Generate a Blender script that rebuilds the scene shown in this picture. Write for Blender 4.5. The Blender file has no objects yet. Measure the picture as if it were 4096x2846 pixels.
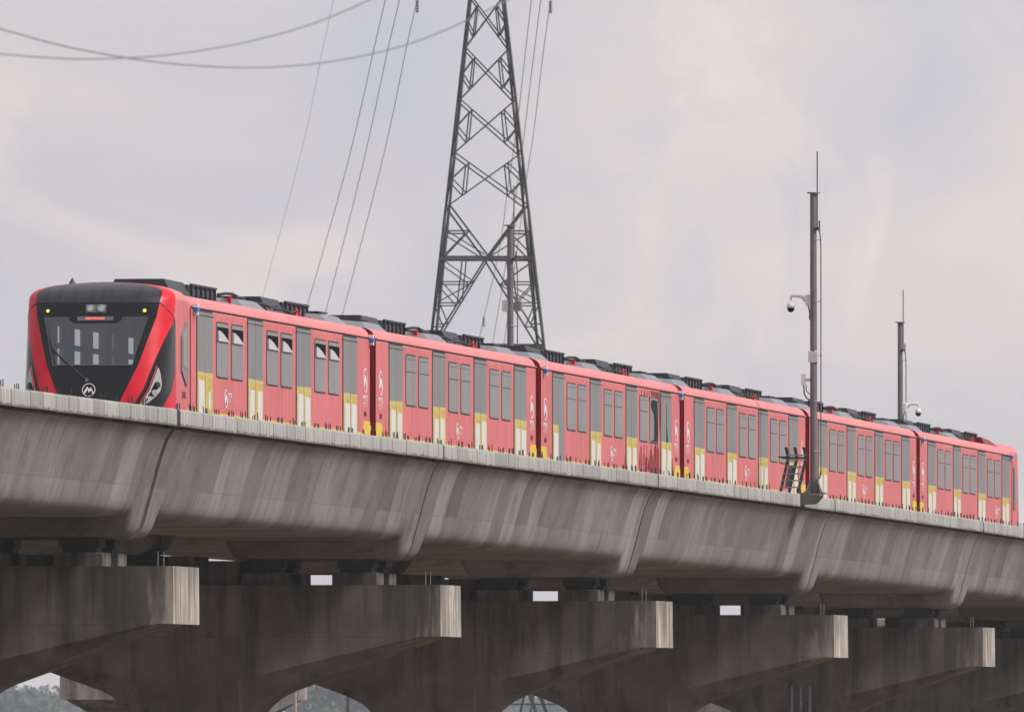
import bpy, bmesh, math, random
from mathutils import Vector, Matrix, noise as mnoise
R = math.radians
random.seed(7)
scene = bpy.context.scene
COL = scene.collection

# ------------------------------------------------------------------ camera, sky, sun, exposure
CX, CY, CZ, TH, PIT, FPX = -274.75, -48.285, -5.972, 0.15065, 0.02512, 57184.0   # telephoto from a raised spot beside the line
cam_d = bpy.data.cameras.new('camera')
cam = bpy.data.objects.new('camera', cam_d); COL.objects.link(cam)
cam.location = (CX, CY, CZ)
cam.rotation_euler = (math.pi/2 + PIT, 0, TH - math.pi/2)
cam_d.sensor_width = 36.0
cam_d.lens = FPX/4096*36
cam_d.clip_start = 1.0; cam_d.clip_end = 30000
cam_d.dof.use_dof = True
cam_d.dof.focus_distance = 300
cam_d.dof.aperture_fstop = 11.5
scene.camera = cam

SUN_EL, SUN_AZ = R(45), R(-100)          # azimuth measured from +X, anticlockwise: light comes from the camera side
world = bpy.data.worlds.new('World'); scene.world = world; world.use_nodes = True
wn = world.node_tree.nodes; wl = world.node_tree.links
for n in list(wn): wn.remove(n)
w_out = wn.new('ShaderNodeOutputWorld'); w_bg = wn.new('ShaderNodeBackground')
w_sky = wn.new('ShaderNodeTexSky'); w_sky.sky_type = 'NISHITA'; w_sky.sun_disc = False
w_sky.sun_elevation = SUN_EL; w_sky.sun_rotation = math.pi/2 - SUN_AZ
w_sky.air_density = 1.4; w_sky.dust_density = 3.0
w_tc = wn.new('ShaderNodeTexCoord')
w_map = wn.new('ShaderNodeMapping'); w_map.inputs['Scale'].default_value = (1, 1, 2.4); w_map.inputs['Location'].default_value = (2.431, 3.831, 3.407)
wl.new(w_tc.outputs['Generated'], w_map.inputs['Vector'])
w_n1 = wn.new('ShaderNodeTexNoise'); w_n1.inputs['Scale'].default_value = 13; w_n1.inputs['Detail'].default_value = 7; w_n1.inputs['Roughness'].default_value = .5; w_n1.inputs['Distortion'].default_value = .35
w_n2 = wn.new('ShaderNodeTexNoise'); w_n2.inputs['Scale'].default_value = 34; w_n2.inputs['Detail'].default_value = 8; w_n2.inputs['Roughness'].default_value = .52; w_n2.inputs['Distortion'].default_value = .6
w_off = wn.new('ShaderNodeMapping'); w_off.inputs['Location'].default_value = (2.906, .040, 2.704); w_off.inputs['Scale'].default_value = (1, 1, 1.6)
wl.new(w_tc.outputs['Generated'], w_off.inputs['Vector'])
wl.new(w_map.outputs['Vector'], w_n1.inputs['Vector']); wl.new(w_off.outputs['Vector'], w_n2.inputs['Vector'])
w_r1 = wn.new('ShaderNodeValToRGB')            # open blue-grey gaps -> grey cloud -> warm lit cloud
e = w_r1.color_ramp.elements
e[0].position = .34; e[0].color = (.53, .56, .635, 1)
e[1].position = .66; e[1].color = (.745, .685, .665, 1)
m_ = e.new(.44); m_.color = (.605, .588, .615, 1)
m_ = e.new(.56); m_.color = (.66, .628, .640, 1)
wl.new(w_n1.outputs['Fac'], w_r1.inputs['Fac'])
w_r2 = wn.new('ShaderNodeValToRGB')
e = w_r2.color_ramp.elements
e[0].position = .33; e[0].color = (.88, .92, .985, 1)
e[1].position = .68; e[1].color = (1.13, 1.065, 1.03, 1)
wl.new(w_n2.outputs['Fac'], w_r2.inputs['Fac'])
w_mul = wn.new('ShaderNodeMix'); w_mul.data_type = 'RGBA'; w_mul.blend_type = 'MULTIPLY'; w_mul.inputs[0].default_value = 1
wl.new(w_r1.outputs['Color'], w_mul.inputs[6]); wl.new(w_r2.outputs['Color'], w_mul.inputs[7])
w_n3 = wn.new('ShaderNodeTexNoise'); w_n3.inputs['Scale'].default_value = 24; w_n3.inputs['Detail'].default_value = 9; w_n3.inputs['Roughness'].default_value = .56; w_n3.inputs['Distortion'].default_value = .9
w_of3 = wn.new('ShaderNodeMapping'); w_of3.inputs['Location'].default_value = (1.472, 4.710, 3.211); w_of3.inputs['Scale'].default_value = (1, 1, 1.9)
wl.new(w_tc.outputs['Generated'], w_of3.inputs['Vector']); wl.new(w_of3.outputs['Vector'], w_n3.inputs['Vector'])
w_r3 = wn.new('ShaderNodeValToRGB')            # lit cumulus edges
e = w_r3.color_ramp.elements
e[0].position = .48; e[0].color = (.96, .97, .985, 1)
e[1].position = .575; e[1].color = (1.10, 1.065, 1.03, 1)
m_ = e.new(.53); m_.color = (1.0, 1.0, 1.0, 1)
wl.new(w_n3.outputs['Fac'], w_r3.inputs['Fac'])
w_mul2 = wn.new('ShaderNodeMix'); w_mul2.data_type = 'RGBA'; w_mul2.blend_type = 'MULTIPLY'; w_mul2.inputs[0].default_value = 1
wl.new(w_mul.outputs[2], w_mul2.inputs[6]); wl.new(w_r3.outputs['Color'], w_mul2.inputs[7]); w_mul = w_mul2
w_sc = wn.new('ShaderNodeVectorMath'); w_sc.operation = 'SCALE'; w_sc.inputs['Scale'].default_value = .1
wl.new(w_sky.outputs['Color'], w_sc.inputs[0])
w_mix = wn.new('ShaderNodeMix'); w_mix.data_type = 'RGBA'; w_mix.inputs[0].default_value = .90
wl.new(w_sc.outputs['Vector'], w_mix.inputs[6]); wl.new(w_mul.outputs[2], w_mix.inputs[7])
wl.new(w_mix.outputs[2], w_bg.inputs['Color']); w_bg.inputs['Strength'].default_value = 1.13
wl.new(w_bg.outputs['Background'], w_out.inputs['Surface'])

sun_d = bpy.data.lights.new('sun', 'SUN'); sun_d.energy = 3.9; sun_d.angle = R(11); sun_d.color = (1.0, .965, .92)
sun = bpy.data.objects.new('sun', sun_d); COL.objects.link(sun)
sv = Vector((math.cos(SUN_EL)*math.cos(SUN_AZ), math.cos(SUN_EL)*math.sin(SUN_AZ), math.sin(SUN_EL)))
sun.rotation_euler = sv.to_track_quat('Z', 'Y').to_euler(); sun.location = (0, -60, 80)

vs = scene.view_settings
vs.view_transform = 'Standard'; vs.look = 'None'; vs.exposure = 0.0; vs.gamma = 1.0; vs.use_curve_mapping = False
scene.render.engine = 'CYCLES'
scene.cycles.use_denoising = True
scene.cycles.max_bounces = 7; scene.cycles.transparent_max_bounces = 12
scene.cycles.volume_bounces = 0

# ------------------------------------------------------------------ small helpers
def ray(u, v):
    a = (u-2048)/FPX; b = -(v-1423)/FPX
    d = math.cos(PIT) - b*math.sin(PIT); z = math.sin(PIT) + b*math.cos(PIT)
    return Vector((d*math.cos(TH)+a*math.sin(TH), d*math.sin(TH)-a*math.cos(TH), z))
def at_depth(u, v, D): return Vector((CX, CY, CZ)) + ray(u, v)*D
GR, QD = 0.00146, 1e-5
def prof(x): return -GR*x - QD*x*x           # the line falls gently away from the camera
def slope(x): return -GR - 2*QD*x
GROUND = -12.6

def lerp(a, b, t): return a + (b-a)*t
def interp(tab, z):
    if z <= tab[0][0]: return tab[0][1]
    for (z0, v0), (z1, v1) in zip(tab, tab[1:]):
        if z <= z1: return v0 + (v1-v0)*(z-z0)/(z1-z0)
    return tab[-1][1]

class MB:
    def __init__(s): s.v = []; s.f = []
    def add(s, verts, faces):
        o = len(s.v); s.v += [tuple(p) for p in verts]; s.f += [tuple(i+o for i in f) for f in faces]; return s
    def box(s, x0, x1, y0, y1, z0, z1):
        return s.add([(x0,y0,z0),(x1,y0,z0),(x1,y1,z0),(x0,y1,z0),(x0,y0,z1),(x1,y0,z1),(x1,y1,z1),(x0,y1,z1)],
                     [(0,3,2,1),(4,5,6,7),(0,1,5,4),(1,2,6,5),(2,3,7,6),(3,0,4,7)])
    def bevbox(s, x0, x1, y0, y1, z0, z1, b):      # box with chamfered vertical and top edges
        def ring(z, i): return [(x0+i,y0+b,z),(x0+b,y0+i,z),(x1-b,y0+i,z),(x1-i,y0+b,z),(x1-i,y1-b,z),(x1-b,y1-i,z),(x0+b,y1-i,z),(x0+i,y1-b,z)]
        return s.loft([ring(z0,0), ring(z1-b,0), ring(z1,b*.8)])
    def loft(s, rings, cap=True, closed=True):
        n = len(rings[0]); vs_ = [p for r in rings for p in r]; fs = []
        for k in range(len(rings)-1):
            for i in range(n if closed else n-1):
                j = (i+1) % n
                fs.append((k*n+i, k*n+j, (k+1)*n+j, (k+1)*n+i))
        if cap and closed:
            fs.append(tuple(reversed(range(n)))); fs.append(tuple((len(rings)-1)*n+i for i in range(n)))
        return s.add(vs_, fs)
    def polyY(s, poly, y0, y1):                    # polygon in x,z extruded along y
        n = len(poly)
        return s.add([(x,y0,z) for x,z in poly]+[(x,y1,z) for x,z in poly],
                     [tuple(range(n)), tuple(reversed(range(n,2*n)))]+[(i,n+i,n+(i+1)%n,(i+1)%n) for i in range(n)])
    def polyX(s, poly, x0, x1):
        n = len(poly)
        return s.add([(x0,y,z) for y,z in poly]+[(x1,y,z) for y,z in poly],
                     [tuple(range(n)), tuple(reversed(range(n,2*n)))]+[(i,n+i,n+(i+1)%n,(i+1)%n) for i in range(n)])
    def tube(s, pts, r, n=8):
        pts = [Vector(p) for p in pts]; rings = []
        rr = r if isinstance(r, (list, tuple)) else [r]*len(pts)
        ref = None
        for i, p in enumerate(pts):
            d = (pts[min(i+1,len(pts)-1)] - pts[max(i-1,0)]).normalized()
            if ref is None: ref = Vector((0,0,1)) if abs(d.z) < .9 else Vector((1,0,0))
            a = d.cross(ref).normalized(); b = d.cross(a).normalized()
            rings.append([p + (a*math.cos(2*math.pi*k/n) + b*math.sin(2*math.pi*k/n))*rr[i] for k in range(n)])
        return s.loft(rings)
    def disc(s, c, r, axis, th, n=20):             # short cylinder from c along axis
        c = Vector(c); return s.tube([c, c+Vector(axis).normalized()*th], r, n)
    def sphere(s, c, r, nu=14, nv=8, zs=(0,1)):
        rings = []
        for k in range(nv+1):
            ph = math.pi*lerp(zs[0], zs[1], k/nv) - math.pi/2
            rr = max(math.cos(ph), .002)*r; z = c[2]+math.sin(ph)*r
            rings.append([(c[0]+rr*math.cos(2*math.pi*i/nu), c[1]+rr*math.sin(2*math.pi*i/nu), z) for i in range(nu)])
        return s.loft(rings)
    def mesh(s, name, mat, smooth=False, auto=None):
        me = bpy.data.meshes.new(name); me.from_pydata(s.v, [], s.f)
        if mat: me.materials.append(mat)
        bm = bmesh.new(); bm.from_mesh(me); bmesh.ops.recalc_face_normals(bm, faces=bm.faces)
        if auto is not None:
            smooth = True
            for ed in bm.edges:
                if len(ed.link_faces) == 2 and ed.calc_face_angle(0) > R(auto): ed.smooth = False
        bm.to_mesh(me); bm.free()
        if smooth: me.polygons.foreach_set('use_smooth', [True]*len(me.polygons))
        return me
    def build(s, name, mat, parent=None, loc=(0,0,0), rot=(0,0,0), smooth=False, auto=None):
        return put(name, s.mesh(name, mat, smooth, auto), parent, loc, rot)

def put(name, me, parent=None, loc=(0,0,0), rot=(0,0,0), scale=None):
    o = bpy.data.objects.new(name, me); COL.objects.link(o)
    o.location = loc; o.rotation_euler = rot
    if scale: o.scale = scale
    if parent: o.parent = parent
    return o
def empty(name, loc=(0,0,0), rot=(0,0,0)):
    o = bpy.data.objects.new(name, None); COL.objects.link(o); o.location = loc; o.rotation_euler = rot
    o.empty_display_size = .2
    return o
def tag(o, label=None, cat=None, group=None, kind=None):
    if label: o['label'] = label
    if cat: o['category'] = cat
    if group: o['group'] = group
    if kind: o['kind'] = kind
    return o
def text_mesh(name, txt, size, mat, extrude=.002, sx=1.0):
    c = bpy.data.curves.new(name, 'FONT'); c.body = txt; c.size = size; c.extrude = extrude
    c.align_x = 'CENTER'; c.align_y = 'CENTER'
    o = bpy.data.objects.new(name, c); COL.objects.link(o)
    bpy.context.view_layer.update()
    me = bpy.data.meshes.new_from_object(o.evaluated_get(bpy.context.evaluated_depsgraph_get()))
    bpy.data.objects.remove(o)
    me.name = name; me.materials.clear(); me.materials.append(mat)
    for v in me.vertices: v.co.x *= sx
    return me

# ------------------------------------------------------------------ materials
def mat_new(name):
    m = bpy.data.materials.new(name); m.use_nodes = True
    return m, m.node_tree.nodes, m.node_tree.links, m.node_tree.nodes['Principled BSDF']
def plain(name, col, rough=.6, metal=0, var=.12, scale=3.0, coat=0, bump=0, spec=.5):
    m, n, l, b = mat_new(name)
    tc = n.new('ShaderNodeTexCoord'); nz = n.new('ShaderNodeTexNoise')
    nz.inputs['Scale'].default_value = scale; nz.inputs['Detail'].default_value = 6
    l.new(tc.outputs['Object'], nz.inputs['Vector'])
    rp = n.new('ShaderNodeValToRGB'); e = rp.color_ramp.elements
    e[0].position = .3; e[1].position = .72
    e[0].color = tuple(max(0, c*(1-var)) for c in col)+(1,); e[1].color = tuple(min(1, c*(1+var)) for c in col)+(1,)
    l.new(nz.outputs['Fac'], rp.inputs['Fac']); l.new(rp.outputs['Color'], b.inputs['Base Color'])
    b.inputs['Roughness'].default_value = rough; b.inputs['Metallic'].default_value = metal
    b.inputs['Specular IOR Level'].default_value = spec
    if coat: b.inputs['Coat Weight'].default_value = coat; b.inputs['Coat Roughness'].default_value = .12
    if bump:
        bp = n.new('ShaderNodeBump'); bp.inputs['Strength'].default_value = bump; bp.inputs['Distance'].default_value = .02
        l.new(nz.outputs['Fac'], bp.inputs['Height']); l.new(bp.outputs['Normal'], b.inputs['Normal'])
    return m
def emit(name, col, s):
    m, n, l, b = mat_new(name)
    b.inputs['Base Color'].default_value = tuple(col)+(1,); b.inputs['Emission Color'].default_value = tuple(col)+(1,); b.inputs['Emission Strength'].default_value = s
    return m

def math_node(n, l, op, a, b=None, c=None):
    q = n.new('ShaderNodeMath'); q.operation = op
    for i, x in enumerate((a, b, c)):
        if x is None: continue
        if isinstance(x, (int, float)): q.inputs[i].default_value = x
        else: l.new(x, q.inputs[i])
    return q.outputs[0]
def noise_node(n, l, vec, scale, detail=5, rough=.55, sc=(1,1,1), loc=(0,0,0)):
    mp = n.new('ShaderNodeMapping'); mp.inputs['Scale'].default_value = sc; mp.inputs['Location'].default_value = loc
    l.new(vec, mp.inputs['Vector'])
    z = n.new('ShaderNodeTexNoise'); z.inputs['Scale'].default_value = scale; z.inputs['Detail'].default_value = detail; z.inputs['Roughness'].default_value = rough
    l.new(mp.outputs['Vector'], z.inputs['Vector']); return z.outputs['Fac']
def ramp(n, l, fac, stops):
    r = n.new('ShaderNodeValToRGB'); e = r.color_ramp.elements
    e[0].position, e[1].position = stops[0][0], stops[-1][0]
    def c4(c): return (c, c, c, 1) if isinstance(c, (int, float)) else tuple(c)+(1,)
    e[0].color, e[1].color = c4(stops[0][1]), c4(stops[-1][1])
    for p, c in stops[1:-1]: e.new(p).color = c4(c)
    l.new(fac, r.inputs['Fac']); return r.outputs['Color']
def mixc(n, l, fac, a, b, mode='MIX'):
    q = n.new('ShaderNodeMix'); q.data_type = 'RGBA'; q.blend_type = mode
    if isinstance(fac, (int, float)): q.inputs[0].default_value = fac
    else: l.new(fac, q.inputs[0])
    for i, x in ((6, a), (7, b)):
        if isinstance(x, tuple): q.inputs[i].default_value = x+(1,)
        else: l.new(x, q.inputs[i])
    return q.outputs[2]

def concrete_web():
    # board-marked girder web: a different pour tone for each formwork board, vertical streaks, paler lower boards
    m, n, l, b = mat_new('girder_concrete')
    tc = n.new('ShaderNodeTexCoord'); obj = tc.outputs['Object']
    info = n.new('ShaderNodeObjectInfo')
    sp = n.new('ShaderNodeSeparateXYZ'); l.new(obj, sp.inputs[0])
    cell = math_node(n, l, 'FLOOR', math_node(n, l, 'DIVIDE', sp.outputs['X'], 1.72))
    cb = n.new('ShaderNodeCombineXYZ'); l.new(cell, cb.inputs[0]); l.new(info.outputs['Random'], cb.inputs[1])
    wn_ = n.new('ShaderNodeTexWhiteNoise'); wn_.noise_dimensions = '2D'; l.new(cb.outputs[0], wn_.inputs['Vector'])
    low = n.new('ShaderNodeCombineXYZ'); l.new(cell, low.inputs[0]); l.new(math_node(n, l, 'ADD', info.outputs['Random'], 7.3), low.inputs[1])
    wn2 = n.new('ShaderNodeTexWhiteNoise'); wn2.noise_dimensions = '2D'; l.new(low.outputs[0], wn2.inputs['Vector'])
    board = ramp(n, l, wn_.outputs['Value'], [(0, (.105,.096,.099)), (.25, (.150,.143,.145)), (.5, (.168,.155,.155)), (.8, (.205,.196,.197)), (1, (.255,.243,.240))])
    zl = math_node(n, l, 'LESS_THAN', sp.outputs['Z'], -1.52)
    zl = math_node(n, l, 'MULTIPLY', zl, math_node(n, l, 'GREATER_THAN', wn2.outputs['Value'], .35))
    c = mixc(n, l, math_node(n, l, 'MULTIPLY', zl, .4), board, (.27,.26,.258))
    rnd = n.new('ShaderNodeVectorMath'); rnd.operation = 'ADD'; l.new(obj, rnd.inputs[0])
    off = n.new('ShaderNodeCombineXYZ'); l.new(math_node(n, l, 'MULTIPLY', info.outputs['Random'], 50), off.inputs[0]); l.new(off.outputs[0], rnd.inputs[1])
    v = rnd.outputs[0]
    st = noise_node(n, l, v, 1.0, 7, .62, (6.5, 1.0, .40))
    c = mixc(n, l, 1, c, ramp(n, l, st, [(.30, .80), (.46, .97), (.6, 1.03), (.75, 1.16)]), 'MULTIPLY')
    bl = noise_node(n, l, v, .75, 8, .62, (1, 1, .8))
    c = mixc(n, l, 1, c, ramp(n, l, bl, [(.32, .62), (.45, .95), (.56, 1.02), (.68, 1.25)]), 'MULTIPLY')
    fine = noise_node(n, l, v, 14, 4, .6, (1, 1, .5))
    c = mixc(n, l, 1, c, ramp(n, l, fine, [(.25, .88), (.75, 1.1)]), 'MULTIPLY')
    run = noise_node(n, l, v, 1.0, 6, .68, (7.5, 1.0, .10), (4, 0, 0))
    tz = n.new('ShaderNodeMapRange'); tz.inputs['From Min'].default_value = -1.7; tz.inputs['From Max'].default_value = -.4; l.new(sp.outputs['Z'], tz.inputs['Value'])
    rm = ramp(n, l, math_node(n, l, 'ADD', run, math_node(n, l, 'MULTIPLY', tz.outputs[0], .10)), [(.60, 0.0), (.68, 1.0)])
    c = mixc(n, l, math_node(n, l, 'MULTIPLY', rm, .5), c, (.055,.05,.048))
    # board joints: thin dark lines
    fr = math_node(n, l, 'FRACT', math_node(n, l, 'DIVIDE', sp.outputs['X'], 1.72))
    jn = math_node(n, l, 'LESS_THAN', fr, .022)
    c = mixc(n, l, math_node(n, l, 'MULTIPLY', jn, .45), c, (.09,.08,.075))
    zj = math_node(n, l, 'LESS_THAN', math_node(n, l, 'ABSOLUTE', math_node(n, l, 'ADD', sp.outputs['Z'], 1.52)), .014)
    c = mixc(n, l, math_node(n, l, 'MULTIPLY', zj, .3), c, (.10,.09,.085))
    l.new(c, b.inputs['Base Color']); b.inputs['Roughness'].default_value = .85
    bp = n.new('ShaderNodeBump'); bp.inputs['Strength'].default_value = .25; bp.inputs['Distance'].default_value = .02
    l.new(fine, bp.inputs['Height']); l.new(bp.outputs['Normal'], b.inputs['Normal'])
    return m
def concrete_ledge():
    m, n, l, b = mat_new('parapet_concrete')
    tc = n.new('ShaderNodeTexCoord'); info = n.new('ShaderNodeObjectInfo'); geo = n.new('ShaderNodeNewGeometry')
    sp = n.new('ShaderNodeSeparateXYZ'); l.new(tc.outputs['Object'], sp.inputs[0])
    pos = geo.outputs['Position']
    base = ramp(n, l, info.outputs['Random'], [(0, (.29,.28,.268)), (.4, (.37,.362,.348)), (.8, (.395,.378,.357)), (1, (.33,.325,.315))])
    st = noise_node(n, l, pos, 1.0, 8, .66, (5.5, 1, .35))
    c = mixc(n, l, 1, base, ramp(n, l, st, [(.32, .34), (.45, .78), (.58, 1.0), (.8, 1.08)]), 'MULTIPLY')
    st2 = noise_node(n, l, pos, 1.0, 5, .7, (17, 1, .8), (3, 0, 0))
    c = mixc(n, l, 1, c, ramp(n, l, st2, [(.32, .42), (.44, .92), (.7, 1.06)]), 'MULTIPLY')
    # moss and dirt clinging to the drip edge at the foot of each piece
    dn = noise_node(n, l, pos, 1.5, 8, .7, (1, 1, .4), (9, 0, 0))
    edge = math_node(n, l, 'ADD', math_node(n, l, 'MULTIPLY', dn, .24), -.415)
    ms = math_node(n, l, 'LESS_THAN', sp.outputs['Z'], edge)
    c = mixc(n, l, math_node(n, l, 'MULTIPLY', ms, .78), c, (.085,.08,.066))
    jg = math_node(n, l, 'LESS_THAN', sp.outputs['X'], math_node(n, l, 'MULTIPLY', st2, .13))
    c = mixc(n, l, math_node(n, l, 'MULTIPLY', jg, .6), c, (.07,.066,.06))
    l.new(c, b.inputs['Base Color']); b.inputs['Roughness'].default_value = .88
    return m
def concrete_cap():
    m, n, l, b = mat_new('pier_concrete')
    tc = n.new('ShaderNodeTexCoord'); info = n.new('ShaderNodeObjectInfo'); obj = tc.outputs['Object']
    rnd = n.new('ShaderNodeVectorMath'); rnd.operation = 'ADD'; l.new(obj, rnd.inputs[0])
    off = n.new('ShaderNodeCombineXYZ'); r40 = math_node(n, l, 'MULTIPLY', info.outputs['Random'], 40)
    l.new(r40, off.inputs[0]); l.new(r40, off.inputs[1]); l.new(off.outputs[0], rnd.inputs[1]); v = rnd.outputs[0]
    sp = n.new('ShaderNodeSeparateXYZ'); l.new(obj, sp.inputs[0])
    bl = noise_node(n, l, v, .7, 7, .6)
    c = ramp(n, l, bl, [(.28, (.068,.058,.051)), (.5, (.118,.103,.092)), (.72, (.18,.16,.144))])
    # rain runs: dark and lime-white streaks hanging from the top edge
    stx = noise_node(n, l, v, 1.0, 6, .62, (2.6, 2.6, .16))
    top = n.new('ShaderNodeMapRange'); top.inputs['From Min'].default_value = -1.5; top.inputs['From Max'].default_value = 0; l.new(sp.outputs['Z'], top.inputs['Value'])
    dk = math_node(n, l, 'ADD', stx, math_node(n, l, 'MULTIPLY', top.outputs[0], .13))
    c = mixc(n, l, 1, c, ramp(n, l, dk, [(.34, 1.16), (.55, 1.0), (.64, .62), (.76, .34)]), 'MULTIPLY')
    fn = noise_node(n, l, v, 1.0, 7, .72, (4.2, 4.2, .34), (5, 2, 0))
    c = mixc(n, l, 1, c, ramp(n, l, fn, [(.28, .6), (.42, .96), (.62, 1.03), (.74, 1.42)]), 'MULTIPLY')
    # lime runs on the cap ends, plus sunlit brightness painted into the colour
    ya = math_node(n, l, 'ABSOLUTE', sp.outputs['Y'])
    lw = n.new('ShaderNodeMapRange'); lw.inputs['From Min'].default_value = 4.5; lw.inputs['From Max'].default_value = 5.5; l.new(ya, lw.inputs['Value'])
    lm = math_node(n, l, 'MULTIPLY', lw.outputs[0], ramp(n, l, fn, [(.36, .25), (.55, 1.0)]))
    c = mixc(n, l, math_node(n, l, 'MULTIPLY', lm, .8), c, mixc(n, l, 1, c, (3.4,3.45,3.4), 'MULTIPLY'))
    gr = noise_node(n, l, v, 22, 4, .6)
    c = mixc(n, l, 1, c, ramp(n, l, gr, [(.25, .88), (.75, 1.1)]), 'MULTIPLY')
    seam = math_node(n, l, 'LESS_THAN', math_node(n, l, 'ABSOLUTE', math_node(n, l, 'ADD', sp.outputs['Z'], 1.13)), .010)
    c = mixc(n, l, math_node(n, l, 'MULTIPLY', seam, .45), c, (.05,.043,.038))
    # damp dark blotch dripping near each end
    b1 = n.new('ShaderNodeMapRange'); b1.interpolation_type = 'SMOOTHSTEP'; b1.inputs['From Min'].default_value = 4.2; b1.inputs['From Max'].default_value = 4.8; l.new(ya, b1.inputs['Value'])
    b2 = n.new('ShaderNodeMapRange'); b2.interpolation_type = 'SMOOTHSTEP'; b2.inputs['From Min'].default_value = 5.45; b2.inputs['From Max'].default_value = 5.1; l.new(ya, b2.inputs['Value'])
    bn = noise_node(n, l, v, 1.0, 5, .6, (3.4, 3.4, .35), (2, 8, 1))
    bm_ = math_node(n, l, 'ADD', bn, math_node(n, l, 'MULTIPLY', top.outputs[0], .30))
    bm_ = math_node(n, l, 'MULTIPLY', math_node(n, l, 'MULTIPLY', b1.outputs[0], b2.outputs[0]), ramp(n, l, bm_, [(.60, 0.0), (.66, 1.0)]))
    c = mixc(n, l, math_node(n, l, 'MULTIPLY', bm_, .7), c, (.045,.04,.037))
    # tie-bolt marks
    vo = n.new('ShaderNodeTexVoronoi'); vo.inputs['Scale'].default_value = .62; l.new(v, vo.inputs['Vector'])
    c = mixc(n, l, math_node(n, l, 'MULTIPLY', math_node(n, l, 'LESS_THAN', vo.outputs['Distance'], .05), .6), c, (.06,.05,.045))
    l.new(c, b.inputs['Base Color']); b.inputs['Roughness'].default_value = .88
    bp = n.new('ShaderNodeBump'); bp.inputs['Strength'].default_value = .12; bp.inputs['Distance'].default_value = .02
    l.new(gr, bp.inputs['Height']); l.new(bp.outputs['Normal'], b.inputs['Normal'])
    return m
def film(name, col, streak=.12, rough=.55):
    # protective film stuck over paint: slightly milky, wrinkled, with vertical streaks
    m, n, l, b = mat_new(name)
    geo = n.new('ShaderNodeNewGeometry'); pos = geo.outputs['Position']
    a = noise_node(n, l, pos, 1.0, 6, .6, (4.5, 4.5, .45))
    c1 = tuple(x*(1-streak) for x in col); c2 = tuple(min(1, x*(1+streak*.6)+.02*streak) for x in col)
    c = ramp(n, l, a, [(.3, c1), (.5, col), (.72, c2)])
    bl = noise_node(n, l, pos, .35, 4, .5, (1, 1, 1.6))
    c = mixc(n, l, 1, c, ramp(n, l, bl, [(.3, .93), (.7, 1.05)]), 'MULTIPLY')
    gn = noise_node(n, l, pos, 26, 3, .6, (1, 1, .8))
    c = mixc(n, l, 1, c, ramp(n, l, gn, [(.3, .91), (.7, 1.08)]), 'MULTIPLY')
    l.new(c, b.inputs['Base Color']); b.inputs['Roughness'].default_value = rough; b.inputs['Specular IOR Level'].default_value = .4
    w = noise_node(n, l, pos, 5.0, 6, .6, (1.6, 1, .9))
    bp = n.new('ShaderNodeBump'); bp.inputs['Strength'].default_value = .35; bp.inputs['Distance'].default_value = .012
    l.new(w, bp.inputs['Height']); l.new(bp.outputs['Normal'], b.inputs['Normal'])
    return m
def black_roof():
    m, n, l, b = mat_new('black_fairing')
    tc = n.new('ShaderNodeTexCoord')
    a = noise_node(n, l, tc.outputs['Object'], 1.0, 4, .5, (.4, 7, .4))
    l.new(ramp(n, l, a, [(.40, (.004,.004,.006)), (.46, (.016,.016,.020)), (.8, (.021,.021,.026))]), b.inputs['Base Color'])
    b.inputs['Roughness'].default_value = .36
    return m
def glass(name, tint, gl=.04):
    m, n, l, b = mat_new(name); n.remove(b); out = n['Material Output']
    t = n.new('ShaderNodeBsdfTransparent'); t.inputs[0].default_value = tint+(1,)
    g = n.new('ShaderNodeBsdfGlossy'); g.inputs['Roughness'].default_value = gl; g.inputs[0].default_value = (.9,.93,.95,1)
    f = n.new('ShaderNodeFresnel'); f.inputs['IOR'].default_value = 2.1
    mx = n.new('ShaderNodeMixShader'); l.new(f.outputs[0], mx.inputs[0]); l.new(t.outputs[0], mx.inputs[1]); l.new(g.outputs[0], mx.inputs[2])
    l.new(mx.outputs[0], out.inputs['Surface']); return m

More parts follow.
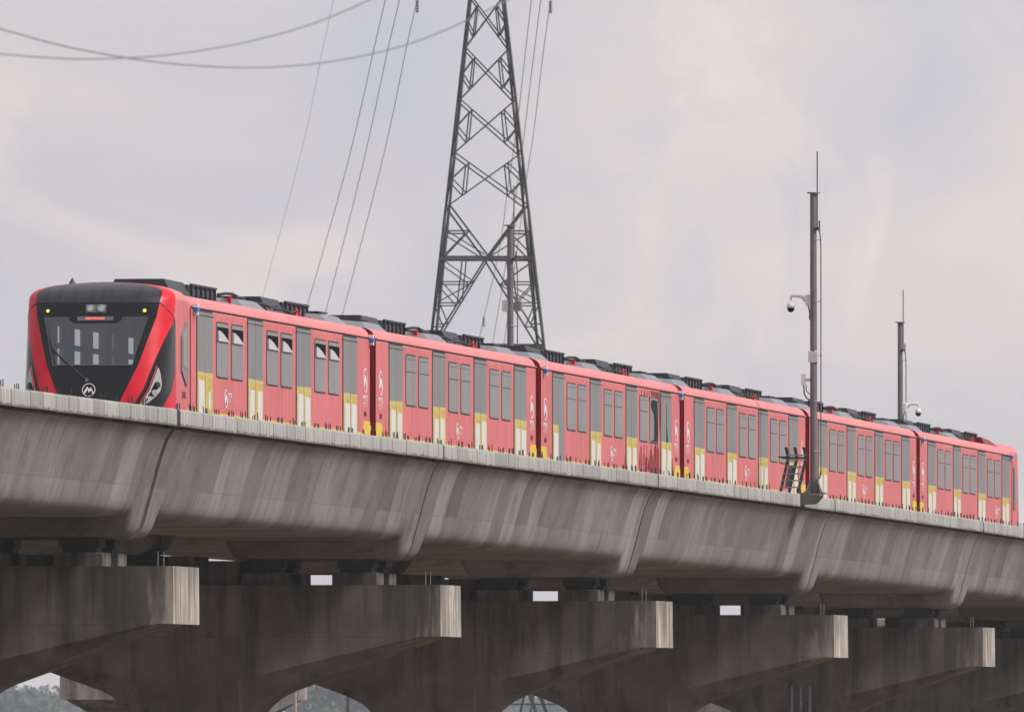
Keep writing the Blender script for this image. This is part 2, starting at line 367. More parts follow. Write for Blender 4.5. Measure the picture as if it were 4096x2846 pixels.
M = {
 'web': concrete_web(), 'ledge': concrete_ledge(), 'cap': concrete_cap(),
 'pink': film('pink_film', (.56,.138,.147), .18), 'pinkroof': film('pink_roof_film', (.62,.185,.185), .07, .42),
 'greyfilm': film('grey_film', (.185,.183,.19), .12, .45), 'greyfilm2': film('grey_film_pale', (.215,.217,.222), .12, .45),
 'red': plain('red_paint', (.58,.005,.020), .38, 0, .10, 2, spec=.3), 'deepred': plain('deep_red_paint', (.20,.004,.012), .45, 0, .2, 3, spec=.25),
 'void': plain('dark_opening', (.006,.006,.008), .9, 0, .2, 2, spec=.05), 'black': plain('black_gloss', (.006,.006,.008), .14, 0, .2, 2, spec=.3), 'blackroof': black_roof(),
 'rubber': plain('black_rubber', (.02,.02,.022), .7), 'unit': plain('roof_unit_black', (.028,.029,.036), .55, 0, .25, 4),
 'unitgrey': plain('roof_unit_grey', (.21,.22,.245), .45, .2, .15, 3), 'grille': plain('roof_grille', (.055,.058,.062), .5, .5, .5, 9),
 'dirt_metal': plain('dull_steel', (.22,.22,.22), .5, .6, .25, 8),
 'yellow': plain('yellow_tape', (.50,.365,.085), .55, 0, .22, 5), 'yellowpaint': plain('yellow_paint', (.68,.48,.03), .45, 0, .08, 3),
 'yellowpale': plain('yellow_film_pale', (.50,.40,.13), .55, 0, .12, 5),
 'paper': plain('white_paper', (.56,.55,.54), .7, 0, .05, 4), 'fold': plain('folded_film', (.46,.46,.47), .6, 0, .1, 6), 'glassgrey': plain('bare_window_glass', (.018,.022,.023), .75, 0, .3, 3, spec=.1), 'white': plain('white_print', (.74,.72,.72), .5, 0, .03),
 'paleprint': plain('pale_pink_print', (.84,.42,.44), .5, 0, .04), 'number': plain('number_print', (.20,.045,.055), .5, 0, .05),
 'blue': plain('blue_marker', (.02,.16,.55), .35), 'lining': plain('interior_lining', (.13,.13,.135), .6, 0, .15, 1),
 'winglass': glass('windscreen_glass', (.47,.52,.53)), 'darkglass': plain('dark_glass', (.012,.014,.018), .12, 0, .2, 2),
 'lamp': plain('lamp_lens', (.30,.33,.32), .15, .3, .2, 12), 'lampwhite': plain('lamp_housing', (.36,.36,.36), .3, .2, .06),
 'amber': emit('amber_light', (1.0,.52,.02), 1.6), 'led': emit('led_text', (1.0,.16,.06), 1.5), 'redled': emit('red_led', (.8,.03,.02), .45),
 'screen': plain('display_screen', (.11,.115,.12), .3), 'bar': plain('rebar_steel', (.022,.019,.018), .8, 0, .3, 9),
 'galv': plain('galvanised_pole', (.155,.138,.148), .55, .25, .12, 2), 'bracket': plain('bracket_steel', (.105,.10,.105), .5, .2, .15, 3),
 'camwhite': plain('camera_housing', (.66,.64,.63), .45, 0, .05), 'box': plain('junction_box_grey', (.55,.53,.52), .5, 0, .06),
 'ladder': plain('black_tray_steel', (.012,.013,.014), .5, 0, .2, 6), 'rung': plain('grey_rung_steel', (.20,.20,.205), .5, .3, .15, 6),
 'pylon': plain('weathered_galvanised_steel', (.048,.053,.054), .65, .2, .25, 1.2), 'wire': plain('conductor_wire', (.16,.17,.17), .6, .2, .1, .2),
 'bearing': plain('bearing_rubber', (.012,.012,.012), .8), 'trunk': plain('bark', (.10,.075,.05), .9), 'soil': None,
 'leaf': plain('foliage', (.035,.060,.034), .75, 0, .45, .9), 'leaf2': plain('foliage_pale', (.045,.070,.042), .75, 0, .4, .9),
 'post': plain('concrete_post', (.36,.32,.27), .85, 0, .15, 1), 'rail': plain('rail_steel', (.12,.10,.09), .5, .6, .2, 5),
}
def ground_mat():
    m, n, l, b = mat_new('ground_soil')
    geo = n.new('ShaderNodeNewGeometry'); pos = geo.outputs['Position']
    a = noise_node(n, l, pos, .03, 8, .6); bb = noise_node(n, l, pos, .9, 6, .6)
    c = mixc(n, l, ramp(n, l, a, [(.42, 0.0), (.58, 1.0)]), (.17,.095,.048), (.08,.065,.03))
    c = mixc(n, l, 1, c, ramp(n, l, bb, [(.3, .75), (.7, 1.2)]), 'MULTIPLY')
    l.new(c, b.inputs['Base Color']); b.inputs['Roughness'].default_value = .95; return m
M['soil'] = ground_mat()

# ------------------------------------------------------------------ ground
g = MB(); N_ = 24; ext = 9000
gv = []; gf = []
for i in range(N_+1):
    for j in range(N_+1):
        gv.append((-ext+2*ext*i/N_, -ext+2*ext*j/N_, GROUND))
for i in range(N_):
    for j in range(N_):
        a = i*(N_+1)+j; gf.append((a, a+N_+1, a+N_+2, a+1))
tag(g.add(gv, gf).build('ground', M['soil']), kind='structure')

# ------------------------------------------------------------------ viaduct girders
SPAN = 33.43
W_TYP = [(.24,-.33),(.24,-.385),(.105,-.40),(.145,-.46),(.23,-.58),(.33,-.85),(.42,-1.15),(.53,-1.55),(.60,-1.80),(.65,-1.92),(.72,-2.02),(.82,-2.085),(.95,-2.12),(1.15,-2.13)]
W_END = [(.24,-.33),(.24,-.385),(.105,-.40),(.145,-.46),(.23,-.58),(.33,-.85),(.42,-1.15),(.55,-1.65),(.65,-2.0),(.705,-2.2),(.76,-2.34),(.85,-2.455),(.98,-2.52),(1.15,-2.53)]
GW = 5.3
def girder_ring(x, t):
    o = [(lerp(a[0],b[0],t), lerp(a[1],b[1],t)) for a, b in zip(W_TYP, W_END)]
    inner = [(.40,-.33),(.46,-1.1),(.62,-1.62),(.95,-1.78)]
    pts = o + [(GW-y, z) for y, z in reversed(o)] + [(GW-y, z) for y, z in inner] + [(y, z) for y, z in reversed(inner)]
    return [(x, y, z) for y, z in pts]
def web_mesh(g0, g1, dp=1.0):
    st = [(g0, 1), (1.15, 1), (1.25, .93), (1.36, .5), (1.47, .07), (1.57, 0)]
    for k in range(1, 8): st.append((1.57+(SPAN-3.14)*k/8, 0))
    st += [(SPAN-1.57, 0), (SPAN-1.47, .07), (SPAN-1.36, .5), (SPAN-1.25, .93), (SPAN-1.15, 1), (SPAN-g1, 1)]
    return MB().loft([girder_ring(x, t*dp) for x, t in st])
def panel_mesh(L, th=.45):
    # kerb-like parapet piece with a rounded outer top edge and chamfered ends
    prof_ = [(0,-.335),(0,-.05),(.012,-.022),(.04,-.004),(.08,0),(th,0),(th,-.335)]
    e_ = .006
    return MB().loft([[(0,y+(.008 if y < .1 else 0),z) for y,z in prof_], [(e_,y,z) for y,z in prof_], [(L-e_,y,z) for y,z in prof_], [(L,y+(.008 if y < .1 else 0),z) for y,z in prof_]])
bar_meshes = []
for k in range(3):
    h = (.11,.135,.16)[k]
    bar_meshes.append(MB().tube([(0,0,-.03),(.004*(k-1),.003*k,h)], .010, 6).mesh('starter_bar', M['bar']))
panel_cache = {}
bar_rng = random.Random(3)
spots = ['at the left edge of the photo, under the train nose', 'under the leading carriage, left of the second web joint', 'under the second and third carriages', 'under the fourth carriage and the ladder rack', 'under the last two carriages, right of the mast', 'leaving the photo at the right edge behind the train', 'farthest, beyond the right edge of the photo']
gap_at = {0: .19}
def seal_mesh(g):
    def ring(x): return [(x, y+(.05 if y < GW/2 else -.05), z+.05) for _, y, z in girder_ring(0, 1)]
    return MB().loft([ring(-g-.02), ring(g+.02)]).add([], []).box(-g-.02, g+.02, .03, .4, -.34, -.03)
for n in range(-1, 7):
    x0 = n*SPAN; g0 = gap_at.get(n, .095); g1 = gap_at.get(n+1, .095)
    s = (prof(x0+SPAN)-prof(x0))/SPAN
    loc = (x0, 0, prof(x0)); rot = (0, -math.atan(s), 0)
    if n <= 5:
        gird = empty('viaduct_girder', loc, rot)
        tag(gird, 'grey board-marked concrete trough girder '+spots[n+1], 'girder', 'near girders carrying the train')
        web_mesh(g0, g1).build('web', M['web'], gird, auto=40)
        rr = random.Random(100+n); x = g0
        while x < SPAN-g1-.05:
            L = rr.choice((1.05, 1.3, 1.45, 1.6, 1.9))
            if x+L > SPAN-g1-.6: L = SPAN-g1-x
            key = round(L, 3)
            if key not in panel_cache: panel_cache[key] = panel_mesh(L-.012).mesh('parapet_piece', M['ledge'], auto=35)
            put('parapet_piece', panel_cache[key], gird, (x, (0 if rr.random() < .6 else rr.uniform(-.006,.006)), rr.uniform(-.004,.004)))
            x += L
        seal_mesh(g0).build('joint_seal', M['rubber'], gird)
        MB().box(g0, SPAN-g1, GW-.45, GW, -.33, 0).build('inner_kerb', M['ledge'], gird)
        # starter bars left standing in groups along the parapet top
        x = .5 + bar_rng.random()*.6
        while x < SPAN-.6:
            if not (n == 2 and 22.6 < x < 27.6):
                for k, (dx, dy) in enumerate(((0,.17),(.16,.17),(.34,.30),(.50,.30))):
                    if bar_rng.random() < .2: continue
                    put('starter_bar', bar_rng.choice(bar_meshes), gird, (x+dx+bar_rng.uniform(-.02,.02), dy, 0), (bar_rng.uniform(-.05,.05), bar_rng.uniform(-.12,.12), 0))
            x += 1.5 + bar_rng.uniform(-.06,.06)
        for ry in (GW/2-.72, GW/2+.72):
            MB().box(g0, SPAN-g1, ry-.035, ry+.035, -1.778, -1.46).build('rail', M['rail'], gird)
    far = empty('far_girder', (x0, 5.55, prof(x0)), rot)
    tag(far, 'shaded underside of the second track girder, span '+['nearest the camera at the left edge','between the first two piers','between second and third pier','between third and fourth pier','between fourth and fifth pier','between fifth and sixth pier','beyond the sixth pier','last in the row'][n+1], 'girder', 'girders of the second track')
    web_mesh(g0, g1, .72).build('web', M['web'], far, auto=40)
    MB().box(g0, SPAN-g1, 0, .45, -.33, 0).build('inner_kerb', M['ledge'], far)
    MB().box(g0, SPAN-g1, GW-.45, GW, -.33, 0).build('parapet_kerb', M['ledge'], far)

# ------------------------------------------------------------------ piers
CAPC = 5.42
def cap_sections():
    half = CAPC+.155
    ys = [0, .02, .3, .6, 1.1, 1.7, 2.3, 2.9, 3.3, 3.55, 3.78, 3.95, 4.1, 4.22, 4.32, 4.39, 4.43, 4.45]
    out = []
    for d in ys:
        zf = -1.12 - max(0, d-.45)*.235
        if d <= .3: zb = -1.12
        elif d < 3.3: zb = -1.12 - (d-.3)*.357
        else:
            t = (d-3.3)/(4.45-3.3); zb = -1.12-3.0*.357 - .8*(1-math.sqrt(max(0, 1-t**3))) - t*.40
        inset = interp([(0,0),(.3,.02),(1.2,.16),(2.75,.34),(4.45,.36)], d)
        out.append((d, zf, zb, inset))
    return half, out
def build_cap():
    half, secs = cap_sections(); hw = 1.45
    def ring(d, zf, zb, ins, sgn):
        y = sgn*(half-d)
        if d < .01:       # slight batter on the end face
            return [(-hw,y*.9985,0),(hw,y*.9985,0),(hw+.02,y,zf),(hw+.02-ins,y,zb),(-hw-.0+ins,y,zb),(-hw,y,zf)]
        return [(-hw,y,0),(hw,y,0),(hw+.02,y,zf),(hw+.02-ins,y,min(zb, zf-.001)),(-hw+ins,y,min(zb, zf-.001)),(-hw,y,zf)]
    rings = [ring(*s, -1) for s in secs] + [ring(*s, 1) for s in reversed(secs)]
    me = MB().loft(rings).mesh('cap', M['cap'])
    bm = bmesh.new(); bm.from_mesh(me)
    es = [e_ for e_ in bm.edges if len(e_.link_faces) == 2 and e_.calc_face_angle(0) > R(38)]
    bmesh.ops.bevel(bm, geom=es, offset=.022, segments=2, affect='EDGES', clamp_overlap=True)
    for e_ in bm.edges:
        if len(e_.link_faces) == 2 and e_.calc_face_angle(0) > R(32): e_.smooth = False
    for f_ in bm.faces: f_.smooth = True
    bm.to_mesh(me); bm.free(); return me
cap_me = build_cap()
z_col_top = cap_sections()[1][-1][2]
def col_mesh(H):
    w, d, c = CAPC+.155-4.45, 1.03, .22
    r = [(-d,-w+c),(-d+c,-w),(d-c,-w),(d,-w+c),(d,w-c),(d-c,w),(-d+c,w),(-d,w-c)]
    return MB().loft([[(x,y,z) for x,y in r] for z in (z_col_top+.02, z_col_top-H)]).mesh('column', M['cap'], auto=30)
ped_me = MB().bevbox(-.45,.45,-.5,.5,0,.27,.02).mesh('pedestal', M['cap'])
brg_me = MB().box(-.30,.30,-.34,.34,.27,.37).box(-.36,.36,-.4,.4,.37,.40).mesh('bearing', M['bearing'])
key_me = MB().bevbox(-.95,.95,-1.08,-.06,0,.53,.02).bevbox(-.94,.94,-.055,.53,-.01,.63,.02).mesh('shear_key', M['cap'])
plate_far_me = MB().box(-.34,.34,-.40,.40,.40,.655).mesh('bearing_plate', M['bearing'])
plate_me = MB().box(-.34,.34,-.40,.40,.40,.545).mesh('bearing_plate', M['bearing'])
pin_me = MB().tube([(0,0,-.02),(.01,0,.30)], .012, 6).mesh('starter_bar', M['rung'])
CAP_Z = -3.075
pier_where = ['nearest hammerhead pier, its cap ending below the train nose at left', 'second hammerhead pier from the left, with pale lime runs down its cap', 'third hammerhead pier from the left, below the third carriage', 'fourth hammerhead pier from the left, below the ladder rack and mast', 'fifth hammerhead pier from the left, near the right edge', 'sixth pier, only its dark cap showing at the bottom right corner', 'farthest pier, hidden behind the sixth at lower right']
def pier(n, base=None, rotz=0, label=None, scale_h=None):
    x = n*SPAN; zt = prof(x)+CAP_Z
    H = zt + z_col_top - GROUND
    p = empty('viaduct_pier', (x, CAPC, GROUND))
    tag(p, 'concrete '+pier_where[n], 'pier', 'hammerhead piers under the viaduct')
    zr = zt-GROUND
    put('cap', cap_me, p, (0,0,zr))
    put('column', col_mesh(H), p, (0,0,zr))
    for sx in (-.86, .86):
        for y in (1.76, 3.75, 6.5, 9.1):
            put('pedestal', ped_me, p, (sx, y-CAPC, zr))
            put('bearing', brg_me, p, (sx, y-CAPC, zr))
            put('bearing_plate', plate_me if y < 5 else plate_far_me, p, (sx, y-CAPC, zr))
    put('shear_key', key_me, p, (0, 0, zr))
    if n == 4:         # dark drain casing with pipes running down this pier's face
        MB().box(-1.50,-1.40,-.66,.10,zr-6.2,zr-1.75).build('drain_casing', M['bracket'], p)
        for py_ in (-.58,-.32,-.06): MB().tube([(-1.53,py_,zr-6.2),(-1.53,py_,zr-1.7)], .045, 8).build('drain_pipe', M['dirt_metal'], p)
    for dx in (.1, .75):
        put('starter_bar', pin_me, p, (dx-.5, .34-CAPC, zr))
    return p
for n in range(0, 7): pier(n)

# ------------------------------------------------------------------ branch line standing behind
def branch_pier(px, py, D, rot, label, zs=1.0):
    c = at_depth(px, py, D)
    p = empty('branch_pier', (c.x, c.y, GROUND), (0,0,rot)); tag(p, label, 'pier')
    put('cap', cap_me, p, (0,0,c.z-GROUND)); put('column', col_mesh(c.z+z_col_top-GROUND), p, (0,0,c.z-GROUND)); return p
branch_pier(738, 2662, 475, R(-111), 'pale beige pier cap of the branch line seen under the second pier arm')
branch_pier(2850, 2660, 640, R(35), 'grey branch line pier filling the arch below the fourth pier cap')
branch_pier(3520, 2675, 660, R(30), 'grey branch line pier in the gap below the fifth pier cap')
bl_a = at_depth(3300, 2462, 640); bl_b = at_depth(4230, 2512, 600)
bg = empty('branch_girder', bl_a); dv = bl_b-bl_a
bg.rotation_euler = (0, -math.asin(dv.z/dv.length), math.atan2(dv.y, dv.x))
tag(bg, 'pale parapet of the branch line glimpsed between pier caps at right', 'girder')
MB().loft([[(x, y, z) for _, y, z in girder_ring(0, 0)] for x in (0, dv.length)]).build('web', M['web'], bg)
MB().box(0, dv.length, 0, .45, -.33, 0).build('parapet_kerb', M['ledge'], bg)

# ------------------------------------------------------------------ the train
TC = 2.65; HW = 1.5; CAR_L = 23.35; PITCH = 24.2
train = empty('metro_train', (16, TC, prof(16)-1.46))
tag(train, 'long red six-carriage metro train with black nose on the viaduct', 'train')
def car_root(name, x):
    s = slope(x+12)
    return x, (x-16, 0, prof(x)-(prof(16)-1.46)), (0, -math.atan(s), 0)
# rows of the body section: z, half width at the nose rear, half width and height of the plain carriage
ROWZ = [-.32,-.1,.1,.25,.4,.52,.66,.8,.9,1.0,1.15,1.3,1.45,1.6,1.75,1.85,1.97,2.1,2.18,2.26,2.33,2.40,2.46,2.51,2.55,2.585,2.615,2.64,2.66,2.675,2.69,2.70]
W_NOSE = [(2.33,1.5),(2.40,1.49),(2.46,1.455),(2.51,1.40),(2.55,1.32),(2.585,1.22),(2.615,1.09),(2.64,.93),(2.66,.75),(2.675,.57),(2.69,.33),(2.70,.08)]
def w_nose(z): return 1.5 if z < 2.33 else interp(W_NOSE, z)
B_Y = [(2.18,1.5),(2.26,1.485),(2.33,1.455),(2.40,1.40),(2.46,1.34),(2.51,1.275),(2.55,1.21),(2.585,1.10),(2.615,.96),(2.64,.80),(2.66,.62),(2.675,.45),(2.69,.25),(2.70,.06)]
B_Z = [(2.18,2.18),(2.26,2.27),(2.33,2.345),(2.40,2.41),(2.46,2.45),(2.51,2.475),(2.55,2.485),(2.585,2.50),(2.615,2.52),(2.64,2.54),(2.66,2.56),(2.675,2.575),(2.69,2.59),(2.70,2.60)]
def body_half(): return [((1.5 if z < 2.18 else interp(B_Y, z)), (z if z < 2.18 else interp(B_Z, z))) for z in ROWZ]
BH = body_half()
def sect(x, hp, sgn_far=True): return [(x, -y, z) for y, z in hp] + [(x, y, z) for y, z in reversed(hp)]
i_side = ROWZ.index(2.18)

def plane_piece(poly, y0, y1): return MB().polyY(poly, y0, y1)
def rrect(x0, x1, z0, z1, r=.07, k=3):
    pts = []
    for cx, cz, a0 in ((x1-r,z1-r,0),(x0+r,z1-r,90),(x0+r,z0+r,180),(x1-r,z0+r,270)):
        for i in range(k+1):
            a = R(a0+90*i/k); pts.append((cx+r*math.cos(a), cz+r*math.sin(a)))
    return pts
YS = -HW
# shared side furniture meshes (origin at the piece's left foot on the side plane)
DW = 1.84
leaf_me = MB().polyY(rrect(0, DW/2-.015, -.08, 2.17, .035), YS-.016, YS+.01).mesh('door_leaf', M['greyfilm'])
gask_me = MB().polyY(rrect(-.035, DW+.035, -.10, 2.205, .06), YS-.006, YS+.01).mesh('door_gasket', M['rubber'])
head_me = MB().box(-.03, DW+.03, YS-.022, YS-.005, 2.09, 2.105).mesh('door_header', M['rubber'])
tape_me = [MB().polyY([(.015,-.08),(DW/2-.03,-.08),(DW/2-.03,.92+a),(DW/2-.18,.915+b_),(.3,.925),(.015,.93+c_)], YS-.021, YS-.014).mesh('tape', M['yellow']) for a, b_, c_ in ((.0,.01,-.01),(-.05,.02,.03),(.02,-.04,0))]
tapep_me = MB().polyY([(.012,.80),(DW/2-.03,.80),(DW/2-.03,.955),(.012,.955)], YS-.019, YS-.013).mesh('tape_edge', M['yellowpale'])
pap_me = [MB().polyY([(.12,-.06),(.12+w,-.06),(.12+w+d,h),(.12+d,h+.01)], YS-.026, YS-.019).mesh('paper', M['paper']) for w, h, d in ((.66,.77,0),(.58,.70,.03),(.69,.74,.01))]
WW = 1.40
wfr_me = MB().polyY(rrect(-.03, WW+.03, .885, 2.03, .10), YS-.006, YS+.01).mesh('window_gasket', M['rubber'])
wpn_me = MB().polyY(rrect(0, WW, .915, 2.0, .085), YS-.014, YS+.01).mesh('window', M['greyfilm2'])
wtr_me = MB().box(.03, WW-.03, YS-.018, YS-.012, 1.635, 1.65).mesh('transom', M['rubber'])
wt2_me = MB().box(.06, WW-.06, YS-.017, YS-.012, 1.915, 1.922).mesh('film_seam', M['rubber'])
opn_me = MB().polyY([(.03,1.63),(WW-.03,1.63),(WW-.03,1.925),(.03,1.925)], YS-.018, YS-.012).mesh('open_pane', M['void'])
fold_me = MB().polyY([(.04,1.635),(WW-.06,1.635),(WW*.72,1.70),(WW*.45,1.785),(WW*.2,1.835),(.04,1.85)], YS-.05, YS-.019).mesh('folded_film', M['fold'])
def logo_mesh(name, r, mat, s=.1):
    m = MB(); n = 28; t = r*.10
    for a in range(n):
        a0, a1 = 2*math.pi*a/n, 2*math.pi*(a+1)/n
        m.polyY([(r*math.cos(a0), r*math.sin(a0)), (r*math.cos(a1), r*math.sin(a1)), ((r-t)*math.cos(a1), (r-t)*math.sin(a1)), ((r-t)*math.cos(a0), (r-t)*math.sin(a0))], -.003, .003)
    # two peaks: a rising stroke on the left, a notched M falling to the right
    m.polyY([(-.80*r,-.42*r),(-.28*r,.46*r),(-.16*r,.46*r),(-.16*r,.12*r),(-.52*r,-.52*r)], -.003, .003)
    m.polyY([(-.16*r,.46*r),(.05*r,.08*r),(.28*r,.40*r),(.80*r,-.42*r),(.55*r,-.55*r),(.30*r,-.08*r),(.02*r,-.42*r),(-.16*r,.10*r)], -.0031, .0031)
    return m.mesh(name, mat)
logoL_me = logo_mesh('emblem', .265, M['white']); logoS_me = logo_mesh('emblem', .19, M['white'])
SIDE_ROT = (math.pi/2, 0, 0)
tM = text_mesh('lettering', 'METRO', .19, M['white'], .002, .92); tB = text_mesh('lettering', 'BOGOTÁ', .16, M['paleprint'], .002, .86)
tm = text_mesh('lettering', 'METRO', .13, M['white'], .002, .9); tb = text_mesh('lettering', 'BOGOTÁ', .115, M['paleprint'], .002, .85)
sill_me = {}
DOORS = [1.77, 7.85, 13.90, 19.95]
WINS = [4.11, 5.89, 10.19, 11.97, 16.27, 18.05]
hv_fair = MB().loft([[(0,-.74,2.46),(0,-.50,2.885),(0,.50,2.885),(0,.74,2.46)], [(2.3,-.74,2.46),(2.3,-.50,2.875),(2.3,.50,2.875),(2.3,.74,2.46)]]).mesh('roof_unit', M['unit'])
cond_me = MB().bevbox(2.32,5.4,-.62,.62,2.48,2.84,.04).mesh('condenser', M['unit'])
fr = MB()
for k in range(6):
    x = 2.45+k*.55
    fr.box(x, x+.07, -.67, -.618, 2.5, 2.85)
fr.box(2.36,5.36,-.675,-.62,2.82,2.86).box(2.36,5.36,-.675,-.62,2.56,2.585)
fr.box(2.30,2.32,-.6,.6,2.5,2.83)
cfr_me = fr.mesh('condenser_frame', M['unit'])
cgr_me = MB().box(0,.34,-.645,-.622,2.62,2.77).mesh('condenser_grille', M['grille'])
fan_me = MB().disc((0,0,2.83), .34, (0,0,1), .05, 16).mesh('fan', M['grille'])
wedge_me = MB().loft([[(0,-1.16,2.47),(0.35,-.95,2.66),(.35,-.45,2.70),(0,-.2,2.53)], [(2.3,-1.16,2.47),(2.3,-.95,2.67),(2.3,-.45,2.71),(2.3,-.2,2.53)], [(3.2,-1.12,2.47),(2.75,-.95,2.66),(2.75,-.45,2.70),(3.2,-.2,2.53)]]).mesh('roof_cover', M['unitgrey'])
wedgetop_me = MB().box(.4,1.5,-.93,-.47,2.69,2.725).mesh('cover_lid', M['unit'])
redbr_me = MB().box(0,.25,-.86,-.78,2.47,2.70).mesh('red_bracket', M['red'])
redbr2_me = MB().box(.5,.62,-.86,-.78,2.47,2.66).mesh('red_bracket', M['red'])
cable_me = MB().tube([(-.6,-.72,2.72),(-.1,-.78,2.76),(.5,-.82,2.77),(1.0,-.84,2.73),(1.6,-.88,2.66),(2.1,-.92,2.60),(2.6,-.92,2.54)], .035, 6).mesh('cable', M['rubber'], smooth=True)
cable2_me = MB().tube([(-1.2,-.86,2.60),(-.4,-.9,2.62),(.5,-.9,2.58),(1.6,-.86,2.64)], .028, 6).mesh('cable', M['rubber'], smooth=True)
pipe_me = MB().tube([(0,-1.15,2.50),(1.3,-1.15,2.51)], .02, 6).mesh('pipe', M['dirt_metal'])
marker_me = MB().box(-.05,.10,YS-.09,YS+.01,2.08,2.31).mesh('marker_housing', M['camwhite'])
markb_me = MB().box(-.09,.11,YS-.10,YS-.088,2.15,2.23).box(-.10,-.052,YS-.10,YS-.03,2.15,2.23).mesh('marker_light', M['blue'])
corner_me = MB().polyY([(0,-.3),(1.25,-.3),(.78,.43),(0,.43)], YS-.008, YS+.01).mesh('yellow_corner', M['yellowpaint'])
bogie_me = MB().box(0,3.0,-.9,.9,-1.16,-.55).box(-.2,3.2,-1.1,-.9,-1.05,-.75).box(-.2,3.2,.9,1.1,-1.05,-.75).tube([(.5,-.75,-1.08),(.5,.75,-1.08)],.38,16).tube([(2.5,-.75,-1.08),(2.5,.75,-1.08)],.38,16).mesh('bogie', M['rubber'])

def tear_meshes():
    rg = random.Random(11); out = []
    m = MB()
    def strip(x, w, z0, z1, lean):
        k = 6; L_ = []; R_ = []
        for i in range(k+1):
            t = i/k; ww = w*(1-t)**.7*(.7+.6*rg.random())+.006
            xc = x+lean*t+rg.uniform(-.02,.02)
            L_.append((xc-ww/2, lerp(z0,z1,t))); R_.append((xc+ww/2, lerp(z0,z1,t)))
        out.append(MB().polyY(L_+R_[::-1], YS-.008-rg.random()*.002, YS-.001).mesh('torn_film', M['deepred']))
    for x, w, z0, z1, le in ((18.0,.25,-.1,.72,.1),(18.35,.4,-.1,.86,-.05),(18.75,.45,-.1,.80,.1),(19.15,.42,-.1,.88,0),(19.55,.35,-.1,.8,-.06),(19.35,.3,.2,.9,.05),(16.35,.12,.25,.78,.1),(16.7,.14,.05,.62,-.1),(16.95,.10,.3,.82,.1),(17.3,.15,-.05,.55,.1),(17.6,.10,.0,.5,-.1),(21.95,.2,-.1,.6,.05),(22.2,.15,-.1,.35,0),(13.75,.1,-.1,.5,0)):
        strip(x, w, z0, z1, le)
    for k_ in range(16): strip(rg.uniform(17.9,19.75), rg.uniform(.06,.2), -.1, rg.uniform(.3,.9), rg.uniform(-.08,.08))
    for k_ in range(9): strip(rg.uniform(16.2,17.9), rg.uniform(.03,.09), rg.uniform(0,.3), rg.uniform(.4,.88), rg.uniform(-.1,.1))
    for x, w in ((16.6,.05),(17.1,.06),(17.55,.04),(17.9,.06)): strip(x, w, 2.17, 1.9, .05)
    b = MB().polyY([(18.2,2.18),(19.8,2.18),(19.85,1.5),(19.75,1.2),(19.6,1.9),(19.5,2.03),(18.9,2.06),(18.4,2.05)], YS-.0095, YS-.001)
    b2 = MB().polyY([(18.1,.2),(18.5,.62),(18.62,.3),(18.8,.7),(19.0,.35),(19.2,.78),(19.4,.3),(19.6,.66),(19.72,.1),(19.6,-.1),(18.2,-.1)], YS-.0098, YS-.001)
    return out, [b.mesh('bare_red_paint', M['deepred']), b2.mesh('bare_red_paint', M['deepred'])]

